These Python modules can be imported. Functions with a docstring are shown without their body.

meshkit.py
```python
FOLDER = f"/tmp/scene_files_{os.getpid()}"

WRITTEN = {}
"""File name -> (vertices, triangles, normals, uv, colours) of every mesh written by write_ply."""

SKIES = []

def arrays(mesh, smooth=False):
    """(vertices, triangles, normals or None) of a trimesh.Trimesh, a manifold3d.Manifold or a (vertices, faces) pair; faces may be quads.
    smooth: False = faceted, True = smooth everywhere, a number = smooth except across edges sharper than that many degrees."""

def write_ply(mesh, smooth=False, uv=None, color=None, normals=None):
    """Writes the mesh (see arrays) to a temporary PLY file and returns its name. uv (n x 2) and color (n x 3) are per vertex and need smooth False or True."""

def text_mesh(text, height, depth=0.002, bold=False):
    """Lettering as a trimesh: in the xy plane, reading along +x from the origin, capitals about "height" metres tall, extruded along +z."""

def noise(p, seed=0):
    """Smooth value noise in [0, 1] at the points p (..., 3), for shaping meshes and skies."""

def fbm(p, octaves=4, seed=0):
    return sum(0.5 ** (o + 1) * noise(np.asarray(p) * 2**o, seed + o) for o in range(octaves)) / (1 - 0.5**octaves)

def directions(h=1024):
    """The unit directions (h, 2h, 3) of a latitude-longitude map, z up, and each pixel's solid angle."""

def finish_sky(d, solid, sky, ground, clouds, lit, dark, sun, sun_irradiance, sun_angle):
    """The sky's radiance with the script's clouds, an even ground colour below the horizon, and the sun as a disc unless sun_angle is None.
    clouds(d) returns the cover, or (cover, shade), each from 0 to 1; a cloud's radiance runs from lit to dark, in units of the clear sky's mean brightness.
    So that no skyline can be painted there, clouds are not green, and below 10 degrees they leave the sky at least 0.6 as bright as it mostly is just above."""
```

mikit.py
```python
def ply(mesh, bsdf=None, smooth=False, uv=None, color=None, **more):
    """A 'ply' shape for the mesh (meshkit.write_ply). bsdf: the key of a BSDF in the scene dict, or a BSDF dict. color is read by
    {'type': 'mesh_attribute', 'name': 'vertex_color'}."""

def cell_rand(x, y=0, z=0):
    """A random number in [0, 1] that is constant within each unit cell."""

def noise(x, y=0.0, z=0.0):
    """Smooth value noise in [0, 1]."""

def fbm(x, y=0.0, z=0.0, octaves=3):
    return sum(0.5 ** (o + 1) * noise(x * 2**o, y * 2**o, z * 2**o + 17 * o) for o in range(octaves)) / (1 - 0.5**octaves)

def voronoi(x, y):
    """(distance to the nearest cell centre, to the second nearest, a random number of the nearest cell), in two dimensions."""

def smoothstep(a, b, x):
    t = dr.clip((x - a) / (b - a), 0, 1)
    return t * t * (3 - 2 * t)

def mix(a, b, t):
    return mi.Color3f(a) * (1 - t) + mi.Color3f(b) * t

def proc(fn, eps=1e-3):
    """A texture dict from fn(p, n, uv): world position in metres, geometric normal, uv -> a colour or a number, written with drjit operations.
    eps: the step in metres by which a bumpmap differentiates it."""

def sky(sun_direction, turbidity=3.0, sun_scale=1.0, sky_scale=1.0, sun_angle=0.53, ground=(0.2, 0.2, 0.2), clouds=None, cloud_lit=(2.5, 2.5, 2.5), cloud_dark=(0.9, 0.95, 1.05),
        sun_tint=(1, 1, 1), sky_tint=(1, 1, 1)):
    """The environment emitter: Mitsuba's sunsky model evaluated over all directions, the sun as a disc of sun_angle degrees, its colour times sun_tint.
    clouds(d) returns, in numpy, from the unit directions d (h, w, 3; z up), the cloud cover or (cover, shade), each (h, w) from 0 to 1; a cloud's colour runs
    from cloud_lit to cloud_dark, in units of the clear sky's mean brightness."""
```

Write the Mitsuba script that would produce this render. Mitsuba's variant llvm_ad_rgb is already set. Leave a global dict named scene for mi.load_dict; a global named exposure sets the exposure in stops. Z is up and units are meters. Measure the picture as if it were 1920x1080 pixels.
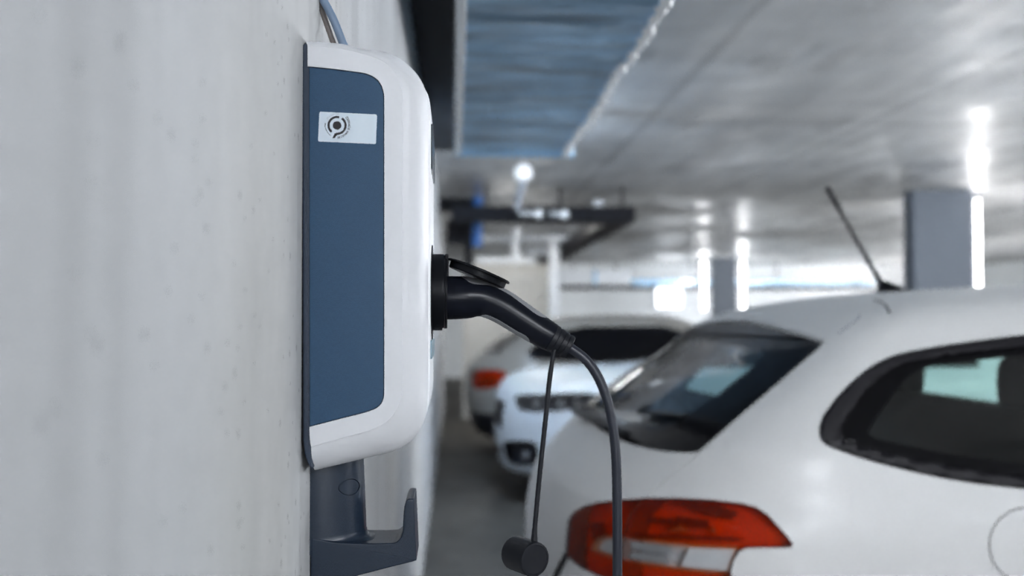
import math
import numpy as np
import trimesh
import manifold3d as m3
import mitsuba as mi
import mikit
import meshkit
from mikit import proc, noise, fbm, voronoi, smoothstep, mix, cell_rand
import drjit as dr
from scipy.spatial import cKDTree
from scipy.interpolate import PchipInterpolator, CubicSpline
import shapely
from shapely.geometry import Polygon, LineString
from shapely import affinity

T = mi.ScalarTransform4f
rng = np.random.default_rng(7)
scene, labels = {}, {}

# ------------------------------------------------------------------ camera
F = 1867.0                                    # focal length in pixels of the 1920 wide frame
YAW, PITCH, H = math.atan(107 / F), math.atan(58 / F), 1.42
CAM = np.array([0.0, 0.0, H])
FWD = np.array([math.sin(YAW) * math.cos(PITCH), math.cos(YAW) * math.cos(PITCH), math.sin(PITCH)])
RIGHT = np.array([math.cos(YAW), -math.sin(YAW), 0.0])
UP = np.cross(RIGHT, FWD)
scene['camera'] = {
    'type': 'thinlens', 'fov': 2 * math.degrees(math.atan(960 / F)), 'fov_axis': 'x',
    'aperture_radius': 0.0064, 'focus_distance': 1.215, 'near_clip': 0.02, 'far_clip': 200.0,
    'to_world': T().look_at(origin=CAM.tolist(), target=(CAM + FWD).tolist(), up=[0, 0, 1])}
exposure = 0.0
TUBE_POWER = 150.0                             # radiance of the vertical tube lamps on the columns
NEAR_POWER = 130.0                            # the same for the added lamps behind the viewer
TUBE_TINT = (0.96, 1.0, 1.06)


def ray(px, py):
    d = FWD + RIGHT * ((px - 960) / F) + UP * ((540 - py) / F)
    return d


def at_y(px, py, y):
    """The point of the plane Y = y that is seen at this place of the frame."""
    d = ray(px, py)
    return CAM + d * (y / d[1])


def at_z(px, py, z):
    d = ray(px, py)
    return CAM + d * ((z - H) / d[2])


def pts_y(pts, y):
    return np.array([at_y(a, b, y) for a, b in pts])


# ------------------------------------------------------------------ mesh helpers
def V(m):
    """manifold -> trimesh"""
    k = m.to_mesh()
    return trimesh.Trimesh(np.array(k.vert_properties[:, :3], float), np.array(k.tri_verts), process=False)


def M(tm):
    tm = trimesh.Trimesh(np.asarray(tm.vertices), np.asarray(tm.faces), process=True)
    tm.merge_vertices()
    trimesh.repair.fix_normals(tm)
    return m3.Manifold(m3.Mesh(np.asarray(tm.vertices, np.float32), np.asarray(tm.faces, np.uint32)))


def cat(*ms):
    return trimesh.util.concatenate([V(m) if isinstance(m, m3.Manifold) else m for m in ms])


def box(x0, x1, y0, y1, z0, z1, bevel=0.0):
    if bevel > 0:
        c = [np.array([x, y, z]) for x in (x0, x1) for y in (y0, y1) for z in (z0, z1)]
        mid = np.array([(x0 + x1) / 2, (y0 + y1) / 2, (z0 + z1) / 2])
        pts = []
        for p in c:
            s = np.sign(mid - p) * bevel
            for k in range(3):
                q = p + s
                q[k] = p[k]
                pts.append(q)
        return V(m3.Manifold.hull_points(np.array(pts)))
    b = trimesh.creation.box((x1 - x0, y1 - y0, z1 - z0))
    b.apply_translation(((x0 + x1) / 2, (y0 + y1) / 2, (z0 + z1) / 2))
    return b


def frame_of(t):
    t = t / np.linalg.norm(t)
    a = np.array([0, 0, 1.0]) if abs(t[2]) < 0.9 else np.array([0, 1.0, 0])
    n = np.cross(a, t)
    n /= np.linalg.norm(n)
    return n, np.cross(t, n)


def tube(points, radii, sides=16, caps=True, squash=None):
    p = np.asarray(points, float)
    r = np.broadcast_to(np.asarray(radii, float), (len(p),))
    tan = np.gradient(p, axis=0)
    tan /= np.linalg.norm(tan, axis=1, keepdims=True)
    n, b = frame_of(tan[0])
    ns = [n]
    for k in range(1, len(p)):
        v = ns[-1] - tan[k] * np.dot(ns[-1], tan[k])
        ns.append(v / np.linalg.norm(v))
    ns = np.array(ns)
    bs = np.cross(tan, ns)
    ang = np.arange(sides) * 2 * np.pi / sides
    s1, s2 = squash or (1, 1)
    v = p[:, None] + r[:, None, None] * (s1 * np.cos(ang)[None, :, None] * ns[:, None] + s2 * np.sin(ang)[None, :, None] * bs[:, None])
    i, j = np.meshgrid(np.arange(len(p) - 1), np.arange(sides), indexing='ij')
    j2 = (j + 1) % sides
    q = np.stack([i * sides + j, i * sides + j2, (i + 1) * sides + j2, (i + 1) * sides + j], -1).reshape(-1, 4)
    f = np.vstack([q[:, [0, 1, 2]], q[:, [0, 2, 3]]])
    v = v.reshape(-1, 3)
    if caps:
        n0, n1 = len(v), len(v) + 1
        v = np.vstack([v, p[:1], p[-1:]])
        k = np.arange(sides)
        k2 = (k + 1) % sides
        e = (len(p) - 1) * sides
        f = np.vstack([f, np.stack([np.full(sides, n0), k2, k], 1), np.stack([np.full(sides, n1), e + k, e + k2], 1)])
    m = trimesh.Trimesh(v, f, process=False)
    if m.volume < 0:
        m.invert()
    return m


def spline(points, n):
    p = np.asarray(points, float)
    s = np.r_[0, np.cumsum(np.linalg.norm(np.diff(p, axis=0), axis=1))]
    return CubicSpline(s, p)(np.linspace(0, s[-1], n))


def pspline(points, n):
    """monotone spline: no overshoot"""
    p = np.asarray(points, float)
    s = np.r_[0, np.cumsum(np.linalg.norm(np.diff(p, axis=0), axis=1))]
    return PchipInterpolator(s, p)(np.linspace(0, s[-1], n))


def lathe(profile, sides=48):
    """profile: (radius, height) pairs, turned about z"""
    m = trimesh.creation.revolve(np.asarray(profile, float), sections=sides)
    if m.volume < 0:
        m.invert()
    return m


def orient(m, origin, axis, x_hint=(0, 0, 1)):
    """puts a mesh made about z with its z axis along axis, at origin"""
    a = np.asarray(axis, float)
    a /= np.linalg.norm(a)
    x = np.cross(x_hint, a)
    if np.linalg.norm(x) < 1e-6:
        x = np.cross([1.0, 0, 0], a)
    x /= np.linalg.norm(x)
    R = np.eye(4)
    R[:3, 0], R[:3, 1], R[:3, 2], R[:3, 3] = x, np.cross(a, x), a, origin
    m = m.copy()
    m.apply_transform(R)
    return m


def prism(poly2, lo, hi, plane):
    """extrudes a 2D outline: plane 'xz' along y, 'yz' along x, 'xy' along z"""
    poly = poly2 if isinstance(poly2, shapely.Geometry) else Polygon(np.asarray(poly2)[:, :2])
    poly = shapely.make_valid(poly)
    out = []
    for g in getattr(poly, 'geoms', [poly]):
        if g.geom_type != 'Polygon' or g.area < 1e-12:
            continue
        e = trimesh.creation.extrude_polygon(g, hi - lo, engine='earcut')
        v = np.array(e.vertices)
        v[:, 2] += lo
        v = {'xz': v[:, [0, 2, 1]], 'yz': v[:, [2, 0, 1]], 'xy': v}[plane]
        e = trimesh.Trimesh(v, e.faces, process=False)
        if e.volume < 0:
            e.invert()
        out.append(e)
    return trimesh.util.concatenate(out)


def soft_prism(outline, lo, hi, plane, bevel, steps=3, both=True, dens=None):
    """an extrusion with rounded rims: rings of the outline drawn in along its normals"""
    o = np.asarray(outline, float)
    if Polygon(o).area and not Polygon(o).exterior.is_ccw:
        o = o[::-1]
    nxt, prv = np.roll(o, -1, 0), np.roll(o, 1, 0)
    t1, t2 = nxt - o, o - prv
    n1 = np.stack([t1[:, 1], -t1[:, 0]], 1) / (np.linalg.norm(t1, axis=1, keepdims=True) + 1e-12)
    n2 = np.stack([t2[:, 1], -t2[:, 0]], 1) / (np.linalg.norm(t2, axis=1, keepdims=True) + 1e-12)
    n = n1 + n2
    n /= np.maximum(np.linalg.norm(n, axis=1, keepdims=True), 1e-9)
    n /= np.maximum((n * n1).sum(1, keepdims=True), 0.5)
    ang = np.linspace(0, np.pi / 2, steps + 1)
    ins = list(bevel * (1 - np.sin(ang)))
    dep = list(lo + bevel * (1 - np.cos(ang)))
    if both:
        ins += ins[::-1]
        dep += list(hi - (np.array(dep[::-1]) - lo))
    else:
        ins.append(0.0)
        dep.append(hi)
    rings = [np.c_[o - n * k, np.full(len(o), d)] for k, d in zip(ins, dep)]
    return loft(rings, {'xz': [0, 2, 1], 'yz': [2, 0, 1], 'xy': [0, 1, 2]}[plane], ref=o)


def loft(rings, order=(0, 1, 2), ref=None):
    """closed rings of equal count, earcut caps (each ring flat in its third coordinate)"""
    N, K = len(rings[0]), len(rings)
    v = np.vstack(rings)
    i, j = np.meshgrid(np.arange(K - 1), np.arange(N), indexing='ij')
    j2 = (j + 1) % N
    q = np.stack([i * N + j, i * N + j2, (i + 1) * N + j2, (i + 1) * N + j], -1).reshape(-1, 4)
    f = [q[:, [0, 1, 2]], q[:, [0, 2, 3]]]
    import mapbox_earcut as ec
    for k, flip in ((0, True), (K - 1, False)):
        wob = np.random.default_rng(1).uniform(-2e-7, 2e-7, (N, 2))       # keeps the points of straight runs
        tri = ec.triangulate_float64(np.ascontiguousarray((rings[k] if ref is None else ref)[:, :2] + wob), np.array([N], np.uint32)).reshape(-1, 3).astype(int)
        a = np.c_[(rings[k] if ref is None else ref)[:, :2], np.zeros(N)][tri]
        e1, e2 = a[:, 1] - a[:, 0], a[:, 2] - a[:, 0]
        s = e1[:, 0] * e2[:, 1] - e1[:, 1] * e2[:, 0]
        tri[s < 0] = tri[s < 0][:, ::-1]
        f.append((tri[:, ::-1] if flip else tri) + k * N)
    m = trimesh.Trimesh(v[:, list(order)], np.vstack(f), process=False)
    if m.volume < 0:
        m.invert()
    return m


# ------------------------------------------------------------------ scene helpers
def number(key):
    if key not in scene and key not in labels:
        return key
    k = 1
    while f'{key}_{k:03d}' in scene or f'{key}_{k:03d}' in labels:
        k += 1
    return f'{key}_{k:03d}'


def has(root):
    return root in labels or any(k == root or k.startswith(root + '__') for k in scene)


def thing(name, label, cat_, group=None):
    key, k = name, 0
    while has(key):
        k += 1
        key = f'{name}_{k:03d}'
    labels[key] = {'label': label, 'category': cat_}
    if group:
        labels[key]['group'] = group
    return key


def part(parent, name, mesh, bsdf, smooth=35, label=None, emit=None, **more):
    base = f'{parent}__{name}'
    key, k = base, 0
    while key in scene:
        k += 1
        key = f'{base}_{k:03d}'
    if isinstance(mesh, m3.Manifold):
        mesh = V(mesh)
    if not len(mesh.faces):
        print('empty', key)
        return key
    if emit is not None:
        more['emitter'] = {'type': 'area', 'radiance': {'type': 'rgb', 'value': list(emit)}}
    scene[key] = mikit.ply(mesh, bsdf, smooth, **more)
    if label:
        labels[key] = {'label': label}
    return key


def struct(name, mesh, bsdf, label, cat_, smooth=False):
    scene[name] = mikit.ply(V(mesh) if isinstance(mesh, m3.Manifold) else mesh, bsdf, smooth)
    labels[name] = {'label': label, 'category': cat_, 'kind': 'structure'}
    return name


# ------------------------------------------------------------------ materials
def rgb(*c):
    return {'type': 'rgb', 'value': list(c)}


def mat(name, color, rough=0.5, spec=0.5, metal=0.0, coat=0.0, coat_gloss=0.9, bump=None, bump_scale=1.0, **kw):
    d = {'type': 'principled', 'base_color': color if isinstance(color, dict) else rgb(*color), 'roughness': rough if isinstance(rough, dict) else float(rough),
         'specular': float(spec), 'metallic': float(metal), 'clearcoat': float(coat), 'clearcoat_gloss': float(coat_gloss), **kw}
    if bump is not None:
        d = {'type': 'bumpmap', 'arbitrary': bump, 'scale': float(bump_scale), 'nested': d}
    scene[name] = {'type': 'twosided', 'b': d}
    return name


def wall_color(p, n, uv):
    y, z = p.y, p.z
    a = fbm(y * 1.7 + 3, z * 0.35 + 8, p.x * 0.3, octaves=3)
    b = fbm(y * 9 + 11, z * 1.3, 4.0, octaves=3)
    c = noise(y * 60, z * 60, 1.0)
    v = 0.405 + 0.10 * (a - 0.5) + 0.07 * (b - 0.5) + 0.015 * (c - 0.5)
    v = v - 0.05 * smoothstep(0.55, 0.8, fbm(y * 14 + 40, z * 0.5 + 3, 7.0, octaves=2))
    # air holes of the cast concrete
    d = mi.Float(0)
    for s, keep, r, dark in ((0.050, 0.16, 0.060, 0.32), (0.021, 0.09, 0.08, 0.40), (0.11, 0.22, 0.032, 0.24)):
        cx, cz = dr.floor(y / s), dr.floor(z / s)
        h = cell_rand(cx, cz, 5)
        ox, oz = 0.2 + 0.6 * cell_rand(cx, cz, 6), 0.2 + 0.6 * cell_rand(cx, cz, 7)
        q = dr.sqrt(dr.square(y / s - cx - ox) + dr.square((z / s - cz - oz) * (0.7 + 0.3 * h / keep)))
        d = dr.maximum(d, dr.select(h < keep, dark * smoothstep(r * 1.6, r * 0.5, q), 0))
    v = v * (1 - d)
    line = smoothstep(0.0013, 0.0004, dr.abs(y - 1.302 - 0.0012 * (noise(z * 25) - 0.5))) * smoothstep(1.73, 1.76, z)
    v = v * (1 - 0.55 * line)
    warm = smoothstep(0.45, 0.75, fbm(y * 2.1, z * 0.8 + 21, 2.0, octaves=2))
    return mi.Color3f(v * (0.985 + 0.02 * warm), v * (1.0 + 0.005 * warm), v * (1.02 - 0.03 * warm))


def wall_bump(p, n, uv):
    return fbm(p.y * 6, p.z * 2, 3.0, octaves=3)


def ceiling_color(p, n, uv):
    x, y = p.x, p.y
    a = fbm(x * 0.9 + 5, y * 0.6, 2.0, octaves=4)
    b = fbm(x * 4.0 + 9, y * 0.8, 6.0, octaves=4)
    c = fbm(x * 2, y * 5, 9.0, octaves=3)
    v = 0.45 + 0.20 * (a - 0.5) + 0.24 * (b - 0.5) + 0.12 * (c - 0.5)
    k, q = (x - 1.29) / 1.51, (y - 6.6) / 3.1
    e = dr.abs(k - dr.round(k)) * 1.51 + 0.02 * (noise(y * 3) - 0.5)
    g = dr.abs(q - dr.round(q)) * 3.1 + 0.05 * (noise(x * 3) - 0.5)
    v = v * (1 - 0.20 * smoothstep(0.045, 0.01, e)) * (1 - 0.14 * smoothstep(0.12, 0.02, g))
    stain = smoothstep(0.60, 0.75, fbm(x * 3.1 + 31, y * 1.2 + 4, 5.0, octaves=3))
    v = v * (1 - 0.25 * stain)
    return mi.Color3f(v * 1.0, v, v * 0.99)


def ceiling_rough(p, n, uv):
    a = fbm(p.x * 1.1 + 3, p.y * 0.9, 3.0, octaves=3)
    return 0.30 + 0.30 * smoothstep(0.35, 0.65, a)


def ceiling_bump(p, n, uv):
    return fbm(p.x * 2.6, p.y * 1.1, 1.0, octaves=3) + 0.35 * fbm(p.x * 3, p.y * 5, 5.0, octaves=2)


def floor_color(p, n, uv):
    a = fbm(p.x * 0.8, p.y * 0.8, 1.0, octaves=4)
    b = fbm(p.x * 6, p.y * 3, 1.0, octaves=3)
    v = 0.055 + 0.045 * (a - 0.5) + 0.03 * (b - 0.5)
    return mi.Color3f(v * 1.08, v, v * 0.85)


def zinc_color(p, n, uv):
    a = fbm(p.x * 2.5, p.y * 9, p.z * 6, octaves=4)
    v = 0.56 + 1.1 * (a - 0.5)
    return mi.Color3f(v * 0.58, v * 0.90, v * 1.22)


def zinc_bump(p, n, uv):
    return fbm(p.x * 2.2, p.y * 13, p.z * 5, octaves=3)


def grain(p, n, uv):
    return noise(p.x * 1900, p.y * 1900, p.z * 1900)


def brush_wear(p, n, uv):
    a = noise(p.x * 900, p.y * 900, p.z * 900)
    return mi.Color3f(0.016 + 0.006 * a, 0.050 + 0.012 * a, 0.100 + 0.020 * a)


def holder_tone(p, n, uv):
    a = noise(p.x * 1500, p.y * 1500, p.z * 1500)
    return mi.Color3f(0.008 + 0.008 * a, 0.015 + 0.010 * a, 0.026 + 0.016 * a)


mat('concrete_wall', proc(wall_color), 0.75, 0.25, bump=proc(wall_bump, 0.01), bump_scale=0.004)
mat('concrete_ceiling', proc(ceiling_color), proc(ceiling_rough), 0.5, bump=proc(ceiling_bump, 0.03), bump_scale=0.014)
mat('concrete_floor', proc(floor_color), 0.55, 0.15)
mat('concrete_column', (0.13, 0.15, 0.18), 0.5, 0.4)
mat('white_wall_paint', (0.82, 0.84, 0.84), 0.6, 0.3)
mat('grey_wall_paint', (0.50, 0.51, 0.50), 0.6, 0.3)
mat('galvanised', proc(zinc_color), 0.30, 0.5, metal=0.4, bump=proc(zinc_bump, 0.01), bump_scale=0.03)
mat('zinc_bright', (0.97, 0.98, 0.98), 0.28, 0.8, metal=0.2)
mat('zinc_edge', (0.90, 0.95, 0.98), 0.3, 0.5, metal=0.2)
mat('black_steel', (0.008, 0.008, 0.010), 0.6, 0.15)
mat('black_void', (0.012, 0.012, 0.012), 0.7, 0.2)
mat('cover_white', (0.675, 0.685, 0.71), 0.42, 0.45)
mat('front_white', (0.80, 0.81, 0.83), 0.3, 0.5)
mat('slate_plastic', proc(brush_wear), 0.45, 0.28)
mat('holder_plastic', proc(holder_tone), 0.32, 0.34)
mat('slate_edge', (0.022, 0.034, 0.056), 0.40, 0.35)
mat('black_plastic', (0.004, 0.0045, 0.006), 0.36, 0.09)
mat('plug_plastic', (0.006, 0.007, 0.011), 0.24, 0.11)
mat('rib_rubber', (0.008, 0.009, 0.012), 0.45, 0.2)
mat('cable_rubber', (0.018, 0.021, 0.030), 0.36, 0.3)
mat('grip_grey', (0.20, 0.205, 0.215), 0.42, 0.5)
mat('brass', (0.75, 0.52, 0.20), 0.25, 0.5, metal=1.0)
mat('screen_blue', (0.20, 0.30, 0.36), 0.15, 0.5)
mat('screen_dark', (0.03, 0.04, 0.05), 0.12, 0.5)
mat('label_white', (0.62, 0.70, 0.77), 0.45, 0.4)
mat('label_black', (0.012, 0.011, 0.014), 0.5, 0.3)
mat('label_grey', (0.40, 0.41, 0.45), 0.5, 0.3)
mat('blue_cable', (0.16, 0.22, 0.31), 0.4, 0.5)
mat('taupe_cable', (0.16, 0.14, 0.13), 0.5, 0.4)
mat('car_white', (0.78, 0.78, 0.775), 0.5, 0.4, coat=0.6, coat_gloss=0.88)
mat('car_white_cool', (0.80, 0.86, 0.92), 0.45, 0.5, coat=1.0, coat_gloss=0.96)
mat('car_silver', (0.42, 0.40, 0.36), 0.4, 0.5, coat=1.0)
mat('car_black', (0.010, 0.010, 0.012), 0.25, 0.5)
mat('gloss_black', (0.004, 0.004, 0.005), 0.12, 0.15)
mat('trim_black', (0.010, 0.0095, 0.012), 0.45, 0.2)
mat('cabin_fabric', (0.022, 0.024, 0.025), 0.8, 0.2)
mat('tyre_rubber', (0.018, 0.018, 0.018), 0.8, 0.2)
mat('rim_alloy', (0.55, 0.56, 0.58), 0.3, 0.5, metal=0.9)
mat('chrome', (0.85, 0.86, 0.88), 0.12, 0.5, metal=1.0)
mat('reflector_warm', (0.58, 0.25, 0.10), 0.25, 0.5)
mat('reflector_dark', (0.10, 0.05, 0.04), 0.4, 0.4)
mat('lamp_housing', (0.55, 0.57, 0.60), 0.4, 0.5)
mat('lamp_tube', (0.9, 0.9, 0.9), 0.5, 0.3)
mat('pipe_white', (0.82, 0.85, 0.88), 0.45, 0.4)
mat('pipe_blue', (0.03, 0.14, 0.42), 0.4, 0.4)
mat('beige_paint', (0.62, 0.60, 0.56), 0.6, 0.3)


def glass(name, t, ior=1.5):
    scene[name] = {'type': 'thindielectric', 'int_ior': ior, 'specular_transmittance': rgb(*t)}


glass('glass_clear', (0.93, 0.94, 0.94))
glass('glass_green', (0.60, 0.74, 0.69))
glass('glass_tint', (0.32, 0.39, 0.40), 1.42)
glass('glass_red', (0.90, 0.27, 0.05), 1.2)

# ------------------------------------------------------------------ the garage
XW = float(at_y(564, 598, 1.155)[0])          # face of the left wall
ZC = 2.75                                     # ceiling
Y_END, X_END, Y_START = 24.0, 13.0, -7.0
struct('wall_left', box(XW - 0.3, XW, Y_START, 16.0, 0, ZC), 'concrete_wall', 'pale cast concrete wall with small air holes, behind the charging station', 'wall')
struct('floor', box(XW - 2.5, X_END, Y_START, Y_END, -0.2, 0), 'concrete_floor', 'dark grey smooth concrete garage floor under the cars', 'floor')
struct('ceiling', box(XW - 2.5, X_END, Y_START, Y_END, ZC, ZC + 0.25), 'concrete_ceiling', 'grey shiny cast concrete ceiling of the garage', 'ceiling')
struct('wall_back', box(XW - 2.5, X_END, Y_END, Y_END + 0.25, 0, ZC), 'white_wall_paint', 'pale far wall of the garage behind the columns', 'wall')
struct('wall_right', box(X_END, X_END + 0.25, Y_START, Y_END, 0, ZC), 'white_wall_paint', 'pale side wall of the garage far behind the white car', 'wall')
struct('wall_front', box(XW - 2.5, X_END, Y_START - 0.25, Y_START, 0, ZC), 'white_wall_paint', 'pale garage wall behind the viewer', 'wall')
struct('wall_alcove', box(XW - 2.75, XW - 2.5, 15.7, Y_END, 0, ZC), 'grey_wall_paint', 'grey wall of the alcove past the end of the concrete wall', 'wall')


def tube_lamp(x, y, z0, z1, label, nrm, power=TUBE_POWER, r=0.022):
    """an upright tube lamp on a bracket rail; nrm points from the column to the tube"""
    t = thing('tube_lamp', label, 'lamp', 'upright tube lamps on the columns')
    nx, ny = nrm
    hx, hy = abs(ny) * 0.03 + abs(nx) * 0.012, abs(nx) * 0.03 + abs(ny) * 0.012
    part(t, 'rail', box(x - nx * .045 - hx, x - nx * .045 + hx, y - ny * .045 - hy, y - ny * .045 + hy, z0 - .02, z1 + .02, .003), 'lamp_housing')
    part(t, 'tube', tube([[x, y, z0 + .02], [x, y, (z0 + z1) / 2], [x, y, z1 - .02]], r, 14, caps=False), 'lamp_tube', True,
         emit=[power * c for c in TUBE_TINT])
    for za, zb in ((z0 - .02, z0 + .03), (z1 - .03, z1 + .02)):
        part(t, 'end_cap', tube([[x, y, za], [x, y, (za + zb) / 2], [x, y, zb]], r * 1.15, 14), 'lamp_housing')
    return t


def column(x0, x1, y0, y1, label):
    k = thing('column', label, 'column')
    labels[k]['kind'] = 'structure'
    c = .02
    poly = Polygon([(x0 + c, y0), (x1 - c, y0), (x1, y0 + c), (x1, y1 - c), (x1 - c, y1), (x0 + c, y1), (x0, y1 - c), (x0, y0 + c)])
    scene[k] = mikit.ply(prism(poly, 0, ZC, 'xy'), 'concrete_column', False)


# columns stand in one line down the garage; the first two are beside and behind the viewer
c1a, c1b = at_y(1714, 598, 10.0)[0], at_y(1829, 598, 10.0)[0]
c2a, c2b = at_y(1338, 598, 21.4)[0], at_y(1382, 598, 21.4)[0]
column(c1a, c1b, 10.0, 10.22, 'blue-grey concrete column behind the roof of the nearest white car')
column(c2a, c2b, 21.4, 21.6, 'slim grey concrete column far off between two tube lamps')
column(c1a, c1b, 4.2, 4.42, 'concrete column beside the nearest white car, out of view')
column(c1a, c1b, -1.6, -1.38, 'concrete column behind the viewer')
tube_lamp(at_y(1835, 598, 10.11)[0], 10.11, 1.55, ZC - .06, 'white upright tube lamp on the right edge of the nearer column', (1, 0), TUBE_POWER * 3.5, .026)
tube_lamp(at_y(1320, 598, 21.5)[0], 21.5, 1.60, ZC - .05, 'white upright tube lamp left of the far slim column', (-1, 0), TUBE_POWER * .8, .03)
tube_lamp(at_y(1393, 598, 21.5)[0], 21.5, 1.63, ZC - .05, 'white upright tube lamp right of the far slim column', (1, 0), TUBE_POWER * .8, .03)
tube_lamp(c1a - .05, 4.3, 1.15, 2.45, 'added upright tube lamp on the unseen column beside the nearest car', (-1, 0), TUBE_POWER * 2.3, .025)  # unseen tubes of this column are added fill light
tube_lamp(c1b + .05, 4.3, 1.15, 2.45, 'added upright tube lamp on the far side of the unseen column beside the nearest car', (1, 0), TUBE_POWER * 1.5, .03)
tube_lamp(c1a - .05, -1.5, .9, 2.5, 'added upright tube lamp on the column behind the viewer, facing the concrete wall', (-1, 0), NEAR_POWER * .3, .035)  # this and the next three are added to light the foreground
tube_lamp((c1a + c1b) / 2, -1.33, .9, 2.5, 'added upright tube lamp on the column behind the viewer, facing down the garage', (0, 1), NEAR_POWER * .6, .035)
tube_lamp(1.6, Y_START + .1, .8, 2.4, 'added upright tube lamp on the wall behind the viewer', (0, 1), NEAR_POWER * .5, .04)
tube_lamp(.75, Y_START + .1, .8, 2.4, 'added upright tube lamp on the wall behind the viewer near the corner', (0, 1), NEAR_POWER * .5, .04)
# the second line of columns, unseen right of the frame; its tubes are added fill
for yc, lb in ((4.2, 'level with the nearest car'), (10.0, 'level with the nearer column'), (15.7, 'midway down the garage'), (21.4, 'level with the far slim column')):
    column(10.5, 11.0, yc, yc + .22, 'concrete column of the second line, ' + lb)
    tube_lamp(10.45, yc + .1, 1.3, ZC - .05, 'added upright tube lamp on a column of the unseen second line, ' + lb, (-1, 0), TUBE_POWER * 4.5, .03)


def batten(x0, x1, y, power, label, r=.018, tint=(.72, .95, 1.28)):  # every batten is an added lamp out of sight
    t = thing('added_batten', label, 'lamp', 'added batten lamps under the ceiling')
    part(t, 'housing', box(x0, x1, y - .04, y + .04, ZC - .045, ZC, .005), 'lamp_housing')
    part(t, 'tube', tube([[x0 + .04, y, ZC - .09], [(x0 + x1) / 2, y, ZC - .09], [x1 - .04, y, ZC - .09]], r, 14, caps=False), 'lamp_tube', True, emit=[power * c for c in tint])
    for a_ in (x0 + .01, x1 - .04):
        part(t, 'socket', box(a_, a_ + .03, y - .02, y + .02, ZC - .13, ZC - .045, .003), 'lamp_housing')


batten(1.2, 2.7, -2.6, 200.0, 'added long batten lamp under the ceiling close behind the viewer', .03, TUBE_TINT)  # with the next, added fill for the box and the car side
batten(1.2, 2.7, -4.4, 260.0, 'added long batten lamp under the ceiling further behind the viewer', .03, TUBE_TINT)
batten(.05, .72, 6.35, 560.0, 'added hidden batten lamp under the ceiling behind the end of the air duct')  # added to brighten the nose-in car, hidden by the duct
batten(.45, 1.25, 12.6, 150.0, 'added hidden batten lamp under the ceiling behind the black cable tray', .018, (1.0, 1.0, .97))  # added to brighten the partition area, hidden by the tray

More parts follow.
